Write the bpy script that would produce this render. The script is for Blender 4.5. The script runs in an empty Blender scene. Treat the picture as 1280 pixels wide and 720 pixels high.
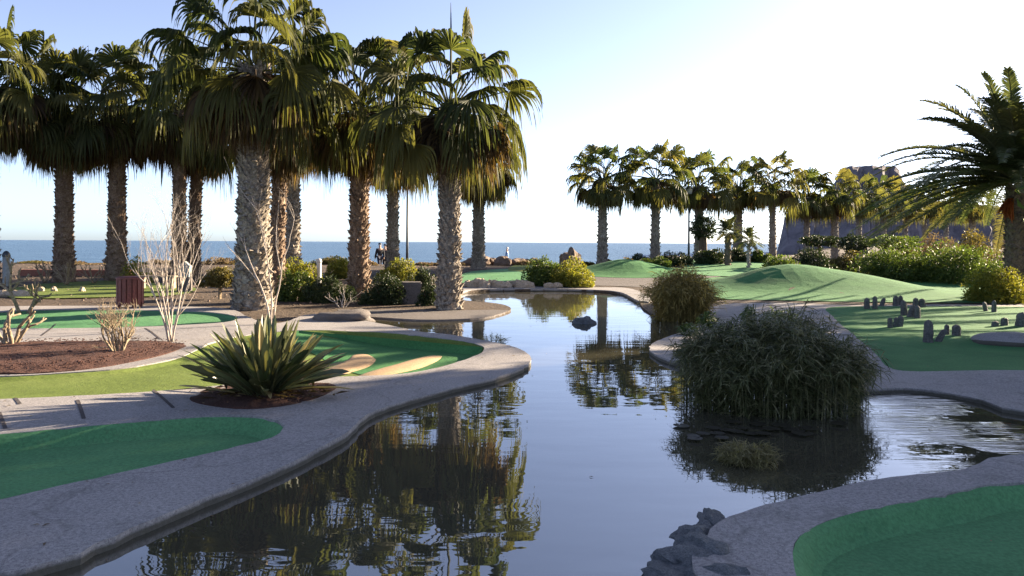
import bpy, bmesh, math, random
import numpy as np
from mathutils import Vector, noise
from mathutils.geometry import delaunay_2d_cdt
R = math.radians
PI = math.pi
scene = bpy.context.scene
COL = scene.collection

# ------------------------------------------------------------------ camera and photo geometry
CAM_Z, FPX, ROLL = 1.75, 960.0, 0.005
def hor(px): return 303.0 + ROLL * (px - 640)
def at(px, py, z=0.17):
    "the point of the level z that the photo shows at pixel px, py"
    D = (CAM_Z - z) * FPX / (py - hor(px))
    return ((px - 640) / FPX * D, D)
def zat(px, py, D): return CAM_Z - (py - hor(px)) * D / FPX
def X(px, D): return (px - 640) / FPX * D

cam_d = bpy.data.cameras.new('camera')
cam = bpy.data.objects.new('camera', cam_d); COL.objects.link(cam)
cam_d.lens = 27.0; cam_d.sensor_width = 36.0; cam_d.shift_y = -57 / 1280
cam_d.clip_start = 0.05; cam_d.clip_end = 60000
cam.rotation_euler = (R(90), -math.atan(ROLL), 0)
cam.location = (0, 0, CAM_Z)
scene.camera = cam

# ------------------------------------------------------------------ light
SUN_AZ, SUN_EL = 59.0, 17.0        # azimuth measured from +Y (the view) towards +X
sd = bpy.data.lights.new('sun', 'SUN'); so = bpy.data.objects.new('sun', sd); COL.objects.link(so)
sd.energy = 4.3; sd.angle = R(0.6); sd.color = (1.0, 0.82, 0.58)
sv = Vector((math.cos(R(SUN_EL)) * math.sin(R(SUN_AZ)), math.cos(R(SUN_EL)) * math.cos(R(SUN_AZ)), math.sin(R(SUN_EL))))
so.rotation_euler = sv.to_track_quat('Z', 'Y').to_euler()
so.location = (20, 10, 20)
world = bpy.data.worlds.new('World'); scene.world = world; world.use_nodes = True
wn = world.node_tree; bg = wn.nodes['Background']
sky = wn.nodes.new('ShaderNodeTexSky'); sky.sky_type = 'NISHITA'; sky.sun_disc = False
sky.sun_elevation = R(SUN_EL); sky.sun_rotation = R(SUN_AZ)
sky.air_density = 0.55; sky.dust_density = 0.75; sky.ozone_density = 3.0
hs = wn.nodes.new('ShaderNodeHueSaturation'); hs.inputs['Saturation'].default_value = 0.72; hs.inputs['Hue'].default_value = 0.506
wn.links.new(sky.outputs[0], hs.inputs['Color']); wn.links.new(hs.outputs[0], bg.inputs[0]); bg.inputs[1].default_value = 0.052
vs = scene.view_settings
vs.view_transform = 'Standard'; vs.look = 'None'; vs.gamma = 1.0; vs.exposure = 2.72
scene.cycles.max_bounces = 8; scene.cycles.transparent_max_bounces = 6
scene.cycles.sample_clamp_indirect = 6.0

# ------------------------------------------------------------------ materials
MATS = {}
def node(nt, t, **kw):
    n = nt.nodes.new(t)
    for k, v in kw.items():
        if k in n.inputs: n.inputs[k].default_value = v
        else: setattr(n, k, v)
    return n
def newmat(name):
    m = bpy.data.materials.new(name); m.use_nodes = True
    nt = m.node_tree; b = nt.nodes['Principled BSDF']; o = nt.nodes['Material Output']
    MATS[name] = m
    return m, nt, b, o
def ramp(nt, fac, stops):
    r = nt.nodes.new('ShaderNodeValToRGB')
    el = r.color_ramp.elements
    while len(el) < len(stops): el.new(0.5)
    for e, (p, c) in zip(el, stops): e.position = p; e.color = (*c, 1)
    nt.links.new(fac, r.inputs[0])
    return r.outputs[0]
def ntex(nt, scale, detail=5, rough=0.6, stretch=None, dist=0.0):
    tc = nt.nodes.new('ShaderNodeTexCoord'); v = tc.outputs['Object']
    if stretch:
        mp = nt.nodes.new('ShaderNodeMapping'); mp.inputs['Scale'].default_value = stretch
        nt.links.new(v, mp.inputs[0]); v = mp.outputs[0]
    n = nt.nodes.new('ShaderNodeTexNoise')
    n.inputs['Scale'].default_value = scale; n.inputs['Detail'].default_value = detail; n.inputs['Roughness'].default_value = rough
    n.inputs['Distortion'].default_value = dist
    nt.links.new(v, n.inputs['Vector'])
    return n.outputs['Fac']
def mixc(nt, fac, a, b, mode='MIX'):
    m = nt.nodes.new('ShaderNodeMix'); m.data_type = 'RGBA'; m.blend_type = mode
    for sock, val in ((m.inputs[0], fac), (m.inputs[6], a), (m.inputs[7], b)):
        if hasattr(val, 'is_linked'): nt.links.new(val, sock)
        elif isinstance(val, (tuple, list)): sock.default_value = (*val, 1)
        else: sock.default_value = val
    return m.outputs[2]
def bump(nt, b, h, strength=0.4, dist=0.02):
    n = nt.nodes.new('ShaderNodeBump'); n.inputs['Strength'].default_value = strength; n.inputs['Distance'].default_value = dist
    nt.links.new(h, n.inputs['Height']); nt.links.new(n.outputs[0], b.inputs['Normal'])
def addn(nt, a, b, k=1.0):
    m = nt.nodes.new('ShaderNodeMath'); m.operation = 'MULTIPLY_ADD'
    nt.links.new(b, m.inputs[0]); m.inputs[1].default_value = k; nt.links.new(a, m.inputs[2])
    return m.outputs[0]

def mineral(name, lo, mid, hi, big=0.7, fine=40, rough=0.9, bstr=0.5, bdist=0.012, speck=None, wet=False):
    m, nt, b, o = newmat(name)
    f = ntex(nt, fine, 8, 0.7); g = ntex(nt, big, 6, 0.65, dist=0.4)
    c1 = ramp(nt, g, [(0.3, lo), (0.5, mid), (0.72, hi)])
    c2 = ramp(nt, f, [(0.35, tuple(0.55 * x for x in lo)), (0.5, mid), (0.68, tuple(min(1, 1.25 * x) for x in hi))])
    c = mixc(nt, 0.55, c1, c2)
    if speck:
        v = ntex(nt, fine * 3.5, 2, 0.5)
        s = ramp(nt, v, [(0.58, (0, 0, 0)), (0.66, (1, 1, 1))])
        c = mixc(nt, s, c, speck)
    if wet:
        tc = nt.nodes.new('ShaderNodeTexCoord'); sp = nt.nodes.new('ShaderNodeSeparateXYZ'); nt.links.new(tc.outputs['Object'], sp.inputs[0])
        zz = addn(nt, sp.outputs[2], ntex(nt, 5, 4), 0.03)
        mr = nt.nodes.new('ShaderNodeMapRange'); mr.inputs['From Min'].default_value = 0.150; mr.inputs['From Max'].default_value = 0.172; mr.inputs['To Min'].default_value = 0.85; mr.inputs['To Max'].default_value = 0.0
        nt.links.new(zz, mr.inputs['Value']); c = mixc(nt, mr.outputs[0], c, (0.045, 0.042, 0.028))
        vo = nt.nodes.new('ShaderNodeTexVoronoi'); vo.feature = 'DISTANCE_TO_EDGE'; vo.inputs['Scale'].default_value = 0.42
        mp = nt.nodes.new('ShaderNodeVectorMath'); mp.operation = 'ADD'; nz = nt.nodes.new('ShaderNodeTexNoise'); nz.inputs['Scale'].default_value = 1.7; nz.inputs['Detail'].default_value = 6
        nt.links.new(tc.outputs['Object'], nz.inputs['Vector']); nt.links.new(tc.outputs['Object'], mp.inputs[0]); nt.links.new(nz.outputs['Color'], mp.inputs[1]); nt.links.new(mp.outputs[0], vo.inputs['Vector'])
        cr = ramp(nt, vo.outputs['Distance'], [(0.0, (1, 1, 1)), (0.010, (0, 0, 0))])
        c = mixc(nt, mixc(nt, 1.0, cr, (0.3, 0.3, 0.3), 'MULTIPLY'), c, (0.05, 0.045, 0.042))
        st = ramp(nt, ntex(nt, 1.7, 7, 0.7, dist=1.0), [(0.55, (0, 0, 0)), (0.75, (0.5, 0.5, 0.5))]); c = mixc(nt, st, c, (0.085, 0.078, 0.070))
    nt.links.new(c, b.inputs['Base Color']); b.inputs['Roughness'].default_value = rough
    b.inputs['Specular IOR Level'].default_value = 0.25
    bump(nt, b, addn(nt, f, ntex(nt, fine * 0.25, 4), 1.5), bstr, bdist)
    return m
mineral('concrete', (0.160, 0.150, 0.155), (0.250, 0.234, 0.234), (0.335, 0.310, 0.298), 0.8, 42, 0.92, 0.4, 0.006, (0.11, 0.102, 0.106), True)
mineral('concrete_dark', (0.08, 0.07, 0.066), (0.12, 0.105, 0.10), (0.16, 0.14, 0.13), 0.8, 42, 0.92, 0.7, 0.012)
mineral('soil', (0.035, 0.025, 0.019), (0.070, 0.050, 0.037), (0.13, 0.096, 0.070), 0.35, 14, 0.95, 0.8, 0.04)
mineral('mulch', (0.035, 0.016, 0.012), (0.07, 0.032, 0.025), (0.12, 0.06, 0.045), 1.6, 55, 0.95, 1.0, 0.03)
mineral('rock_pale', (0.30, 0.23, 0.17), (0.45, 0.36, 0.27), (0.58, 0.48, 0.38), 2.5, 14, 0.9, 0.8, 0.03)
mineral('rock_brown', (0.09, 0.065, 0.05), (0.16, 0.115, 0.09), (0.25, 0.185, 0.145), 2.5, 14, 0.9, 0.8, 0.03)
mineral('rock_dark', (0.055, 0.06, 0.068), (0.12, 0.128, 0.14), (0.22, 0.228, 0.24), 4, 20, 0.75, 0.9, 0.02)
mineral('stone_slate', (0.04, 0.04, 0.042), (0.09, 0.088, 0.086), (0.17, 0.16, 0.15), 9, 30, 0.8, 0.7, 0.01)
mineral('mesa_rock', (0.10, 0.088, 0.098), (0.135, 0.118, 0.13), (0.17, 0.15, 0.16), 0.02, 0.12, 0.95, 0.6, 2.0)
mineral('tan_ramp', (0.28, 0.18, 0.10), (0.35, 0.235, 0.135), (0.42, 0.295, 0.175), 2, 60, 0.9, 0.3, 0.006)
mineral('terracotta', (0.16, 0.065, 0.045), (0.24, 0.10, 0.07), (0.30, 0.135, 0.095), 1.2, 20, 0.9, 0.5, 0.01)
mineral('joint', (0.04, 0.035, 0.035), (0.06, 0.05, 0.05), (0.08, 0.07, 0.07), 3, 30)
mineral('pale_bark', (0.26, 0.215, 0.18), (0.38, 0.325, 0.28), (0.50, 0.44, 0.38), 5, 30, 0.85, 0.5, 0.004)
mineral('dry_bark', (0.13, 0.095, 0.06), (0.22, 0.17, 0.115), (0.33, 0.26, 0.18), 5, 30, 0.85, 0.5, 0.004)
mineral('brown_bark', (0.07, 0.05, 0.035), (0.12, 0.085, 0.06), (0.18, 0.13, 0.09), 5, 25, 0.9, 0.7, 0.01)
mineral('palm_bark', (0.085, 0.07, 0.056), (0.19, 0.16, 0.13), (0.46, 0.40, 0.33), 3, 20, 0.9, 0.8, 0.02)
mineral('palm_bark_brown', (0.09, 0.055, 0.038), (0.17, 0.115, 0.08), (0.36, 0.28, 0.20), 3, 24, 0.9, 0.8, 0.02)
mineral('date_bark', (0.08, 0.06, 0.045), (0.15, 0.115, 0.09), (0.24, 0.19, 0.15), 3, 22, 0.9, 0.8, 0.02)

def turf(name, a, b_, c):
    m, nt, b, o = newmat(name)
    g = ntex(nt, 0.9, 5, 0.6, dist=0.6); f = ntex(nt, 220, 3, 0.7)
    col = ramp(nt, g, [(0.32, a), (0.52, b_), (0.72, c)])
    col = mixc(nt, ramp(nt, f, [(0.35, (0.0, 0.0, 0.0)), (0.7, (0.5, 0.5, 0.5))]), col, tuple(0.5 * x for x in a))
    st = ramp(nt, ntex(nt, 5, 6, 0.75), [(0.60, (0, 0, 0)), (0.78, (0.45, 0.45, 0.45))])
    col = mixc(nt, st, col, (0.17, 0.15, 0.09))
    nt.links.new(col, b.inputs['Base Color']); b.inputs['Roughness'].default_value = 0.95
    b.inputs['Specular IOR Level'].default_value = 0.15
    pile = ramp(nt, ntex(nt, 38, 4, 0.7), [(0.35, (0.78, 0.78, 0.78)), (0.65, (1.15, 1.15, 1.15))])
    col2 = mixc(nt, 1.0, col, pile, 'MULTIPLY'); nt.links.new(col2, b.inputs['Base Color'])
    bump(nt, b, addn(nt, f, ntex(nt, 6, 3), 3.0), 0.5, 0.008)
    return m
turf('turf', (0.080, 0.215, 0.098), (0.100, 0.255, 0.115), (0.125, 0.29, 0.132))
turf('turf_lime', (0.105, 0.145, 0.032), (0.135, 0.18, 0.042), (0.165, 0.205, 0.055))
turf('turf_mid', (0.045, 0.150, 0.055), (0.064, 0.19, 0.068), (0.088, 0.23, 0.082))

def leaf(name, cols, trans=0.35, rough=0.5, dead=None, spec=0.3):
    m, nt, b, o = newmat(name)
    gi = nt.nodes.new('ShaderNodeNewGeometry')
    n = len(cols)
    c = ramp(nt, gi.outputs['Random Per Island'], [(i / max(1, n - 1), cc) for i, cc in enumerate(cols)])
    if dead:
        a = nt.nodes.new('ShaderNodeAttribute'); a.attribute_name = 'tint'
        c = mixc(nt, a.outputs['Fac'], c, dead)
    nt.links.new(c, b.inputs['Base Color']); b.inputs['Roughness'].default_value = rough
    b.inputs['Specular IOR Level'].default_value = spec
    t = nt.nodes.new('ShaderNodeBsdfTranslucent')
    tc = mixc(nt, 1.0, c, (1.5, 1.45, 0.7), 'MULTIPLY'); nt.links.new(tc, t.inputs[0])
    ms = nt.nodes.new('ShaderNodeMixShader'); ms.inputs[0].default_value = trans
    nt.links.new(b.outputs[0], ms.inputs[1]); nt.links.new(t.outputs[0], ms.inputs[2])
    nt.links.new(ms.outputs[0], o.inputs[0])
    return m
leaf('fan_leaf', [(0.018, 0.027, 0.012), (0.031, 0.043, 0.017), (0.066, 0.077, 0.031)], 0.48, 0.6, dead=(0.17, 0.15, 0.05), spec=0.15)
leaf('fan_leaf_backlit', [(0.022, 0.034, 0.014), (0.038, 0.054, 0.021), (0.075, 0.09, 0.036)], 0.48, 0.6, dead=(0.24, 0.19, 0.065), spec=0.15)  # same fan leaf, lightened to put the far row's backlight into its colour
leaf('dead_leaf', [(0.034, 0.021, 0.012), (0.065, 0.042, 0.021), (0.14, 0.096, 0.043)], 0.45, 0.75)
leaf('date_leaf', [(0.045, 0.062, 0.03), (0.07, 0.088, 0.042), (0.11, 0.12, 0.06)], 0.3, 0.45, dead=(0.20, 0.15, 0.07))
leaf('dark_leaf', [(0.016, 0.026, 0.010), (0.026, 0.042, 0.014), (0.045, 0.06, 0.02)], 0.18, 0.5)
leaf('green_leaf', [(0.04, 0.07, 0.018), (0.07, 0.105, 0.025), (0.11, 0.145, 0.035)], 0.35, 0.5)
leaf('lime_leaf', [(0.10, 0.12, 0.022), (0.17, 0.175, 0.03), (0.25, 0.225, 0.04)], 0.40, 0.5)
leaf('olive_leaf', [(0.07, 0.065, 0.022), (0.11, 0.095, 0.03), (0.19, 0.145, 0.05)], 0.3, 0.6)
leaf('dry_leaf', [(0.10, 0.07, 0.045), (0.17, 0.12, 0.075), (0.25, 0.19, 0.12)], 0.2, 0.8)
leaf('reed_leaf', [(0.024, 0.032, 0.012), (0.060, 0.072, 0.026), (0.10, 0.105, 0.045), (0.20, 0.185, 0.10)], 0.2, 0.5)
leaf('gold_reed', [(0.12, 0.10, 0.035), (0.24, 0.19, 0.065), (0.38, 0.29, 0.11)], 0.4, 0.6)
leaf('sword_leaf', [(0.022, 0.036, 0.016), (0.050, 0.070, 0.030), (0.17, 0.185, 0.085)], 0.2, 0.33, dead=(0.34, 0.27, 0.14), spec=0.55)
leaf('weed_leaf', [(0.09, 0.085, 0.035), (0.15, 0.135, 0.058), (0.23, 0.20, 0.10)], 0.3, 0.6)
leaf('lily_leaf', [(0.022, 0.021, 0.015), (0.038, 0.035, 0.025), (0.06, 0.054, 0.04)], 0.1, 0.4)
leaf('orange_bloom', [(0.26, 0.06, 0.02), (0.36, 0.10, 0.025), (0.42, 0.15, 0.04)], 0.4, 0.6)
leaf('yellow_bloom', [(0.55, 0.36, 0.05), (0.65, 0.42, 0.06), (0.6, 0.25, 0.05)], 0.4, 0.6)

def plain(name, c, rough=0.6, metal=0.0, var=0.25, scale=12):
    m, nt, b, o = newmat(name)
    f = ntex(nt, scale, 6, 0.65)
    nt.links.new(ramp(nt, f, [(0.3, tuple(x * (1 - var) for x in c)), (0.7, tuple(min(1, x * (1 + var)) for x in c))]), b.inputs['Base Color'])
    b.inputs['Roughness'].default_value = rough; b.inputs['Metallic'].default_value = metal
    bump(nt, b, f, 0.15, 0.004)
    return m
plain('bin_wood', (0.15, 0.035, 0.028), 0.6, 0, 0.45, 25)
plain('bench_wood', (0.25, 0.19, 0.13), 0.75, 0, 0.4, 18)
plain('grey_paint', (0.24, 0.25, 0.24), 0.6)
plain('white_paint', (0.5, 0.48, 0.45), 0.5, 0, 0.1)
plain('pole_metal', (0.035, 0.045, 0.06), 0.45, 0.2)
plain('lens', (0.55, 0.52, 0.45), 0.25)
plain('skin', (0.45, 0.28, 0.20), 0.55, 0, 0.05)
plain('blue_cloth', (0.07, 0.16, 0.36), 0.85)
plain('grey_cloth', (0.13, 0.12, 0.13), 0.85)
plain('navy_cloth', (0.02, 0.025, 0.05), 0.85)
plain('black_cloth', (0.014, 0.014, 0.02), 0.85)
plain('hair_dark', (0.02, 0.015, 0.012), 0.6)
plain('hair_grey', (0.45, 0.43, 0.42), 0.6)

# pond water: murky brown body under a mirror surface
m, nt, b, o = newmat('pond_water')
b.inputs['Base Color'].default_value = (0.055, 0.051, 0.036, 1); b.inputs['Roughness'].default_value = 0.9; b.inputs['Specular IOR Level'].default_value = 0.0
gl = node(nt, 'ShaderNodeBsdfGlossy'); gl.inputs['Roughness'].default_value = 0.012; gl.inputs['Color'].default_value = (0.96, 0.97, 1.0, 1)
fr = node(nt, 'ShaderNodeFresnel'); fr.inputs['IOR'].default_value = 3.3
tc = nt.nodes.new('ShaderNodeTexCoord')
n1 = ntex(nt, 1.0, 3, 0.5, stretch=(1.0, 2.2, 1.0)); n2 = ntex(nt, 1.0, 2, 0.5, stretch=(1.5, 21.0, 1.0), dist=0.8)
sx = nt.nodes.new('ShaderNodeSeparateXYZ'); nt.links.new(tc.outputs['Object'], sx.inputs[0])
mr = nt.nodes.new('ShaderNodeMapRange'); mr.interpolation_type = 'SMOOTHSTEP'
mr.inputs['From Min'].default_value = 2.7; mr.inputs['From Max'].default_value = 4.2; nt.links.new(sx.outputs[0], mr.inputs['Value'])
pat = ramp(nt, ntex(nt, 0.9, 3, 0.5), [(0.42, (0, 0, 0)), (0.58, (1, 1, 1))])
mk = nt.nodes.new('ShaderNodeMath'); mk.operation = 'MULTIPLY'; nt.links.new(mr.outputs[0], mk.inputs[0]); nt.links.new(pat, mk.inputs[1])
rp = nt.nodes.new('ShaderNodeMath'); rp.operation = 'MULTIPLY'; nt.links.new(n2, rp.inputs[0]); nt.links.new(mk.outputs[0], rp.inputs[1])
hh = addn(nt, addn(nt, n1, rp.outputs[0], 5.0), ntex(nt, 9, 2, 0.5, stretch=(0.6, 1.6, 1.0)), 0.035)
bn = nt.nodes.new('ShaderNodeBump'); bn.inputs['Strength'].default_value = 1.0; bn.inputs['Distance'].default_value = 0.0035
nt.links.new(hh, bn.inputs['Height']); nt.links.new(bn.outputs[0], gl.inputs['Normal']); nt.links.new(bn.outputs[0], fr.inputs['Normal'])
ms = nt.nodes.new('ShaderNodeMixShader'); nt.links.new(fr.outputs[0], ms.inputs[0]); nt.links.new(b.outputs[0], ms.inputs[1]); nt.links.new(gl.outputs[0], ms.inputs[2])
nt.links.new(ms.outputs[0], o.inputs[0])

m, nt, b, o = newmat('sea_water')
f = ntex(nt, 0.05, 6, 0.6, stretch=(0.5, 2.0, 1.0)); f2 = ntex(nt, 0.6, 4, 0.6, stretch=(0.5, 2.0, 1.0))
nt.links.new(ramp(nt, f, [(0.35, (0.05, 0.11, 0.20)), (0.65, (0.08, 0.15, 0.25))]), b.inputs['Base Color'])
b.inputs['Roughness'].default_value = 0.45; b.inputs['Specular IOR Level'].default_value = 0.35
bump(nt, b, addn(nt, f2, f, 3.0), 1.0, 0.9)

# ------------------------------------------------------------------ mesh building
class MB:
    def __init__(s): s.v = []; s.q = []; s.t = []; s.n = 0; s.tint = []
    def add(s, v, quads=None, tris=None, tint=0.0):
        v = np.asarray(v, dtype=np.float64).reshape(-1, 3)
        if quads is not None and len(quads): s.q.append(np.asarray(quads, dtype=np.int64).reshape(-1, 4) + s.n)
        if tris is not None and len(tris): s.t.append(np.asarray(tris, dtype=np.int64).reshape(-1, 3) + s.n)
        s.v.append(v); s.n += len(v)
        s.tint.append(np.full(len(v), tint) if np.isscalar(tint) else np.asarray(tint))
    def mesh(s, name, mat, smooth=False):
        me = bpy.data.meshes.new(name)
        V = np.concatenate(s.v); Q = np.concatenate(s.q) if s.q else np.zeros((0, 4), int); T = np.concatenate(s.t) if s.t else np.zeros((0, 3), int)
        me.vertices.add(len(V)); me.vertices.foreach_set('co', V.astype(np.float32).ravel())
        nl = Q.size + T.size
        me.loops.add(nl); me.loops.foreach_set('vertex_index', np.concatenate([Q.ravel(), T.ravel()]).astype(np.int32))
        tot = np.concatenate([np.full(len(Q), 4), np.full(len(T), 3)]).astype(np.int32)
        st = (np.cumsum(tot) - tot).astype(np.int32)
        me.polygons.add(len(tot)); me.polygons.foreach_set('loop_start', st); me.polygons.foreach_set('loop_total', tot)
        me.polygons.foreach_set('use_smooth', np.full(len(tot), smooth))
        a = me.attributes.new('tint', 'FLOAT', 'POINT'); a.data.foreach_set('value', np.concatenate(s.tint).astype(np.float32))
        me.materials.append(MATS[mat]); me.update(calc_edges=True); me.validate()
        return me
    def build(s, name, mat, parent=None, smooth=False, loc=None):
        if loc is not None: s.v = [v - np.asarray(loc) for v in s.v]
        o = bpy.data.objects.new(name, s.mesh(name, mat, smooth)); COL.objects.link(o)
        if parent is not None: o.parent = parent
        elif loc is not None: o.location = loc
        return o
def tag(o, label, cat, group=None, kind=None):
    o['label'] = label; o['category'] = cat
    if group: o['group'] = group
    if kind: o['kind'] = kind
    return o
def empty(name, loc, label, cat, group=None):
    o = bpy.data.objects.new(name, None); COL.objects.link(o); o.location = loc; o.empty_display_size = 0.2
    return tag(o, label, cat, group)
def dup(root, loc, rz, sc, label):
    r = root.copy(); COL.objects.link(r); r.location = loc; r.rotation_euler = (0, 0, rz); r.scale = sc; r['label'] = label
    for ch in list(root.children):
        c = ch.copy(); COL.objects.link(c); c.parent = r
    return r

def tube(mb, pts, rad, sides=6, cap=True, tint=0.0):
    P = np.asarray(pts, float); n = len(P); rad = np.broadcast_to(np.asarray(rad, float), (n,))
    T = np.gradient(P, axis=0); T /= np.linalg.norm(T, axis=1)[:, None] + 1e-12
    up = np.array([0, 0, 1.0]) if abs(T[0, 2]) < 0.9 else np.array([1.0, 0, 0])
    U = up - T * (T @ up)[:, None]; U /= np.linalg.norm(U, axis=1)[:, None] + 1e-9; W = np.cross(T, U)
    a = np.arange(sides) * 2 * PI / sides
    V = P[:, None, :] + rad[:, None, None] * (np.cos(a)[None, :, None] * U[:, None, :] + np.sin(a)[None, :, None] * W[:, None, :])
    i, j = np.meshgrid(np.arange(n - 1), np.arange(sides), indexing='ij'); k = (j + 1) % sides
    q = np.stack([i * sides + j, i * sides + k, (i + 1) * sides + k, (i + 1) * sides + j], -1).reshape(-1, 4)
    V = V.reshape(-1, 3); tr = None
    if cap:
        V = np.vstack([V, P[0], P[-1]]); jj = np.arange(sides); kk = (jj + 1) % sides
        tr = np.vstack([np.stack([kk, jj, np.full(sides, n * sides)], -1), np.stack([(n - 1) * sides + jj, (n - 1) * sides + kk, np.full(sides, n * sides + 1)], -1)])
    mb.add(V, q, tr, tint)
def box(mb, c, s, rz=0.0, bev=0.0):
    bm = bmesh.new(); bmesh.ops.create_cube(bm, size=1)
    for v in bm.verts: v.co = Vector((v.co.x * s[0], v.co.y * s[1], v.co.z * s[2]))
    if bev: bmesh.ops.bevel(bm, geom=list(bm.edges), offset=bev, segments=2, affect='EDGES')
    from mathutils import Matrix
    bm.transform(Matrix.Translation(c) @ Matrix.Rotation(rz, 4, 'Z'))
    bmesh.ops.triangulate(bm, faces=bm.faces)
    bm.verts.index_update()
    mb.add([v.co[:] for v in bm.verts], None, [[v.index for v in f.verts] for f in bm.faces]); bm.free()

# ------------------------------------------------------------------ terrain
def sm(a, b, x):
    t = np.clip((np.asarray(x, float) - a) / (b - a), 0, 1); return t * t * (3 - 2 * t)
def hg(x, y):
    x = np.asarray(x, float); y = np.asarray(y, float)
    yc = 60 + 2.2 * np.maximum(0, x - 16)
    h = 0.02 + 0.14 * sm(13.5, 19, y) + 0.36 * sm(24, 37, y)
    h = h - (0.62 + 0.3 * sm(45, 57, y)) * sm(42, 45, y) * (1 - sm(4, 13, x))
    h = h - 4.6 * sm(yc - 2, yc + 6, y)
    h = h + 0.80 * np.exp(-((x - 9.6) / 2.1) ** 2 - ((y - 26.6) / 2.3) ** 2) + 0.33 * np.exp(-((x - 12.3) / 1.7) ** 2 - ((y - 26.2) / 2.2) ** 2)
    h = h + 0.55 * np.exp(-((x - 5.1) / 1.7) ** 2 - ((y - 34) / 2.0) ** 2)
    h = h + 0.35 * sm(34, 40, y) * np.exp(-((x - 11) / 3.5) ** 2)
    return h
def hgz(x, y): return float(hg(x, y))

def spline(pts, step):
    P = np.asarray(pts, float); n = len(P); out = []
    for i in range(n):
        p0, p1, p2, p3 = P[i - 1], P[i], P[(i + 1) % n], P[(i + 2) % n]
        k = max(1, int(np.linalg.norm(p2 - p1) / step))
        for j in range(k):
            t = j / k
            out.append(0.5 * ((2 * p1) + (-p0 + p2) * t + (2 * p0 - 5 * p1 + 4 * p2 - p3) * t * t + (-p0 + 3 * p1 - 3 * p2 + p3) * t ** 3))
    return np.array(out)
def inside(P, poly):
    x, y = P[:, 0], P[:, 1]; r = np.zeros(len(P), bool)
    a = poly; b = np.roll(poly, -1, axis=0)
    for (x0, y0), (x1, y1) in zip(a, b):
        if y0 == y1: continue
        c = ((y0 > y) != (y1 > y)) & (x < (x1 - x0) * (y - y0) / (y1 - y0) + x0)
        r ^= c
    return r
def sheet(name, outer, holes, zf, mat, grid, skirt=0.0, jit=0.0, seed=1):
    rng = np.random.default_rng(seed)
    loops = [np.asarray(outer, float)] + [np.asarray(h, float) for h in holes]
    if jit: loops = [l + rng.normal(0, jit, l.shape) for l in loops]
    pts, edges = [], []
    for l in loops:
        n0 = len(pts); pts += [tuple(p) for p in l]; edges += [(n0 + i, n0 + (i + 1) % len(l)) for i in range(len(l))]
    G = np.asarray(grid, float)
    if len(G):
        k = inside(G, loops[0])
        for h in loops[1:]: k &= ~inside(G, h)
        G = G[k]
        # drop points crowding the outline
        B = np.vstack(loops)
        keep = np.ones(len(G), bool)
        for i0 in range(0, len(G), 2000):
            d = np.min(((G[i0:i0 + 2000, None, :] - B[None, :, :]) ** 2).sum(-1), axis=1); keep[i0:i0 + 2000] = d > 0.0016
        pts += [tuple(p) for p in G[keep]]
    vo, eo, fo, _, _, _ = delaunay_2d_cdt([Vector(p) for p in pts], edges, [], 0, 1e-5)
    V = np.array([v[:] for v in vo]); F = np.array([f for f in fo if len(f) == 3])
    C = V[F].mean(axis=1); k = inside(C, loops[0])
    for h in loops[1:]: k &= ~inside(C, h)
    F = F[k]
    a = V[F[:, 1]] - V[F[:, 0]]; c = V[F[:, 2]] - V[F[:, 0]]
    fl = (a[:, 0] * c[:, 1] - a[:, 1] * c[:, 0]) < 0; F[fl] = F[fl][:, ::-1]
    Z = np.asarray(zf(V[:, 0], V[:, 1]), float) + np.zeros(len(V))
    mb = MB(); mb.add(np.column_stack([V, Z]), None, F)
    if skirt:
        from collections import Counter
        cnt = Counter()
        for f in F:
            for i in range(3): cnt[(f[i], f[(i + 1) % 3])] += 1
        bd = [e for e in cnt if (e[1], e[0]) not in cnt]
        ids = sorted({i for e in bd for i in e}); mp = {i: j for j, i in enumerate(ids)}
        top = np.column_stack([V[ids], Z[ids]]); mid = top.copy()
        bot = top.copy(); bot[:, 2] -= skirt
        n = len(ids)
        mb.add(np.vstack([top, bot]), [[mp[b_], mp[a_], n + mp[a_], n + mp[b_]] for a_, b_ in bd])
    return mb.build(name, mat)
def grid(x0, x1, y0, y1, s, jitter=0.25, seed=0):
    rng = np.random.default_rng(seed)
    gx, gy = np.meshgrid(np.arange(x0, x1, s), np.arange(y0, y1, s)); P = np.column_stack([gx.ravel(), gy.ravel()])
    return P + rng.uniform(-jitter * s, jitter * s, P.shape)

# ---- outlines traced on the photo, each point put on its own level
zr = 0.17
WL = 0.11
def pl(pts, z=zr): return [at(a, b, z) for a, b in pts]
shore_left = pl([(40, 722), (120, 692), (190, 662), (260, 632), (330, 603), (395, 572), (436, 549), (450, 534), (470, 520), (510, 506), (560, 492), (610, 480), (645, 469), (662, 459), (664, 450), (652, 442), (632, 435), (600, 428), (560, 422), (527, 418), (500, 412), (473, 407), (446, 401)], 0.12)
island_front = pl([(450, 397), (469, 398), (520, 401), (560, 401), (600, 399), (625, 394), (639, 388)], 0.12)
island_back = pl([(630, 383), (610, 380), (588, 378), (574, 376)], 0.12)
far_shore = pl([(572, 371), (584, 366), (620, 364), (660, 364), (700, 364), (740, 365), (775, 368), (796, 376), (806, 388), (830, 398), (880, 400)], 0.12)
shore_right = pl([(900, 402), (868, 413), (832, 425), (813, 437), (822, 448), (850, 458), (900, 470), (970, 483), (1040, 490), (1090, 492), (1130, 490), (1180, 495), (1230, 504), (1280, 518)], 0.12)
shore_low = pl([(1280, 577), (1200, 597), (1100, 607), (1000, 629), (945, 643), (900, 660), (880, 690), (868, 722)], 0.12)
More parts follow.
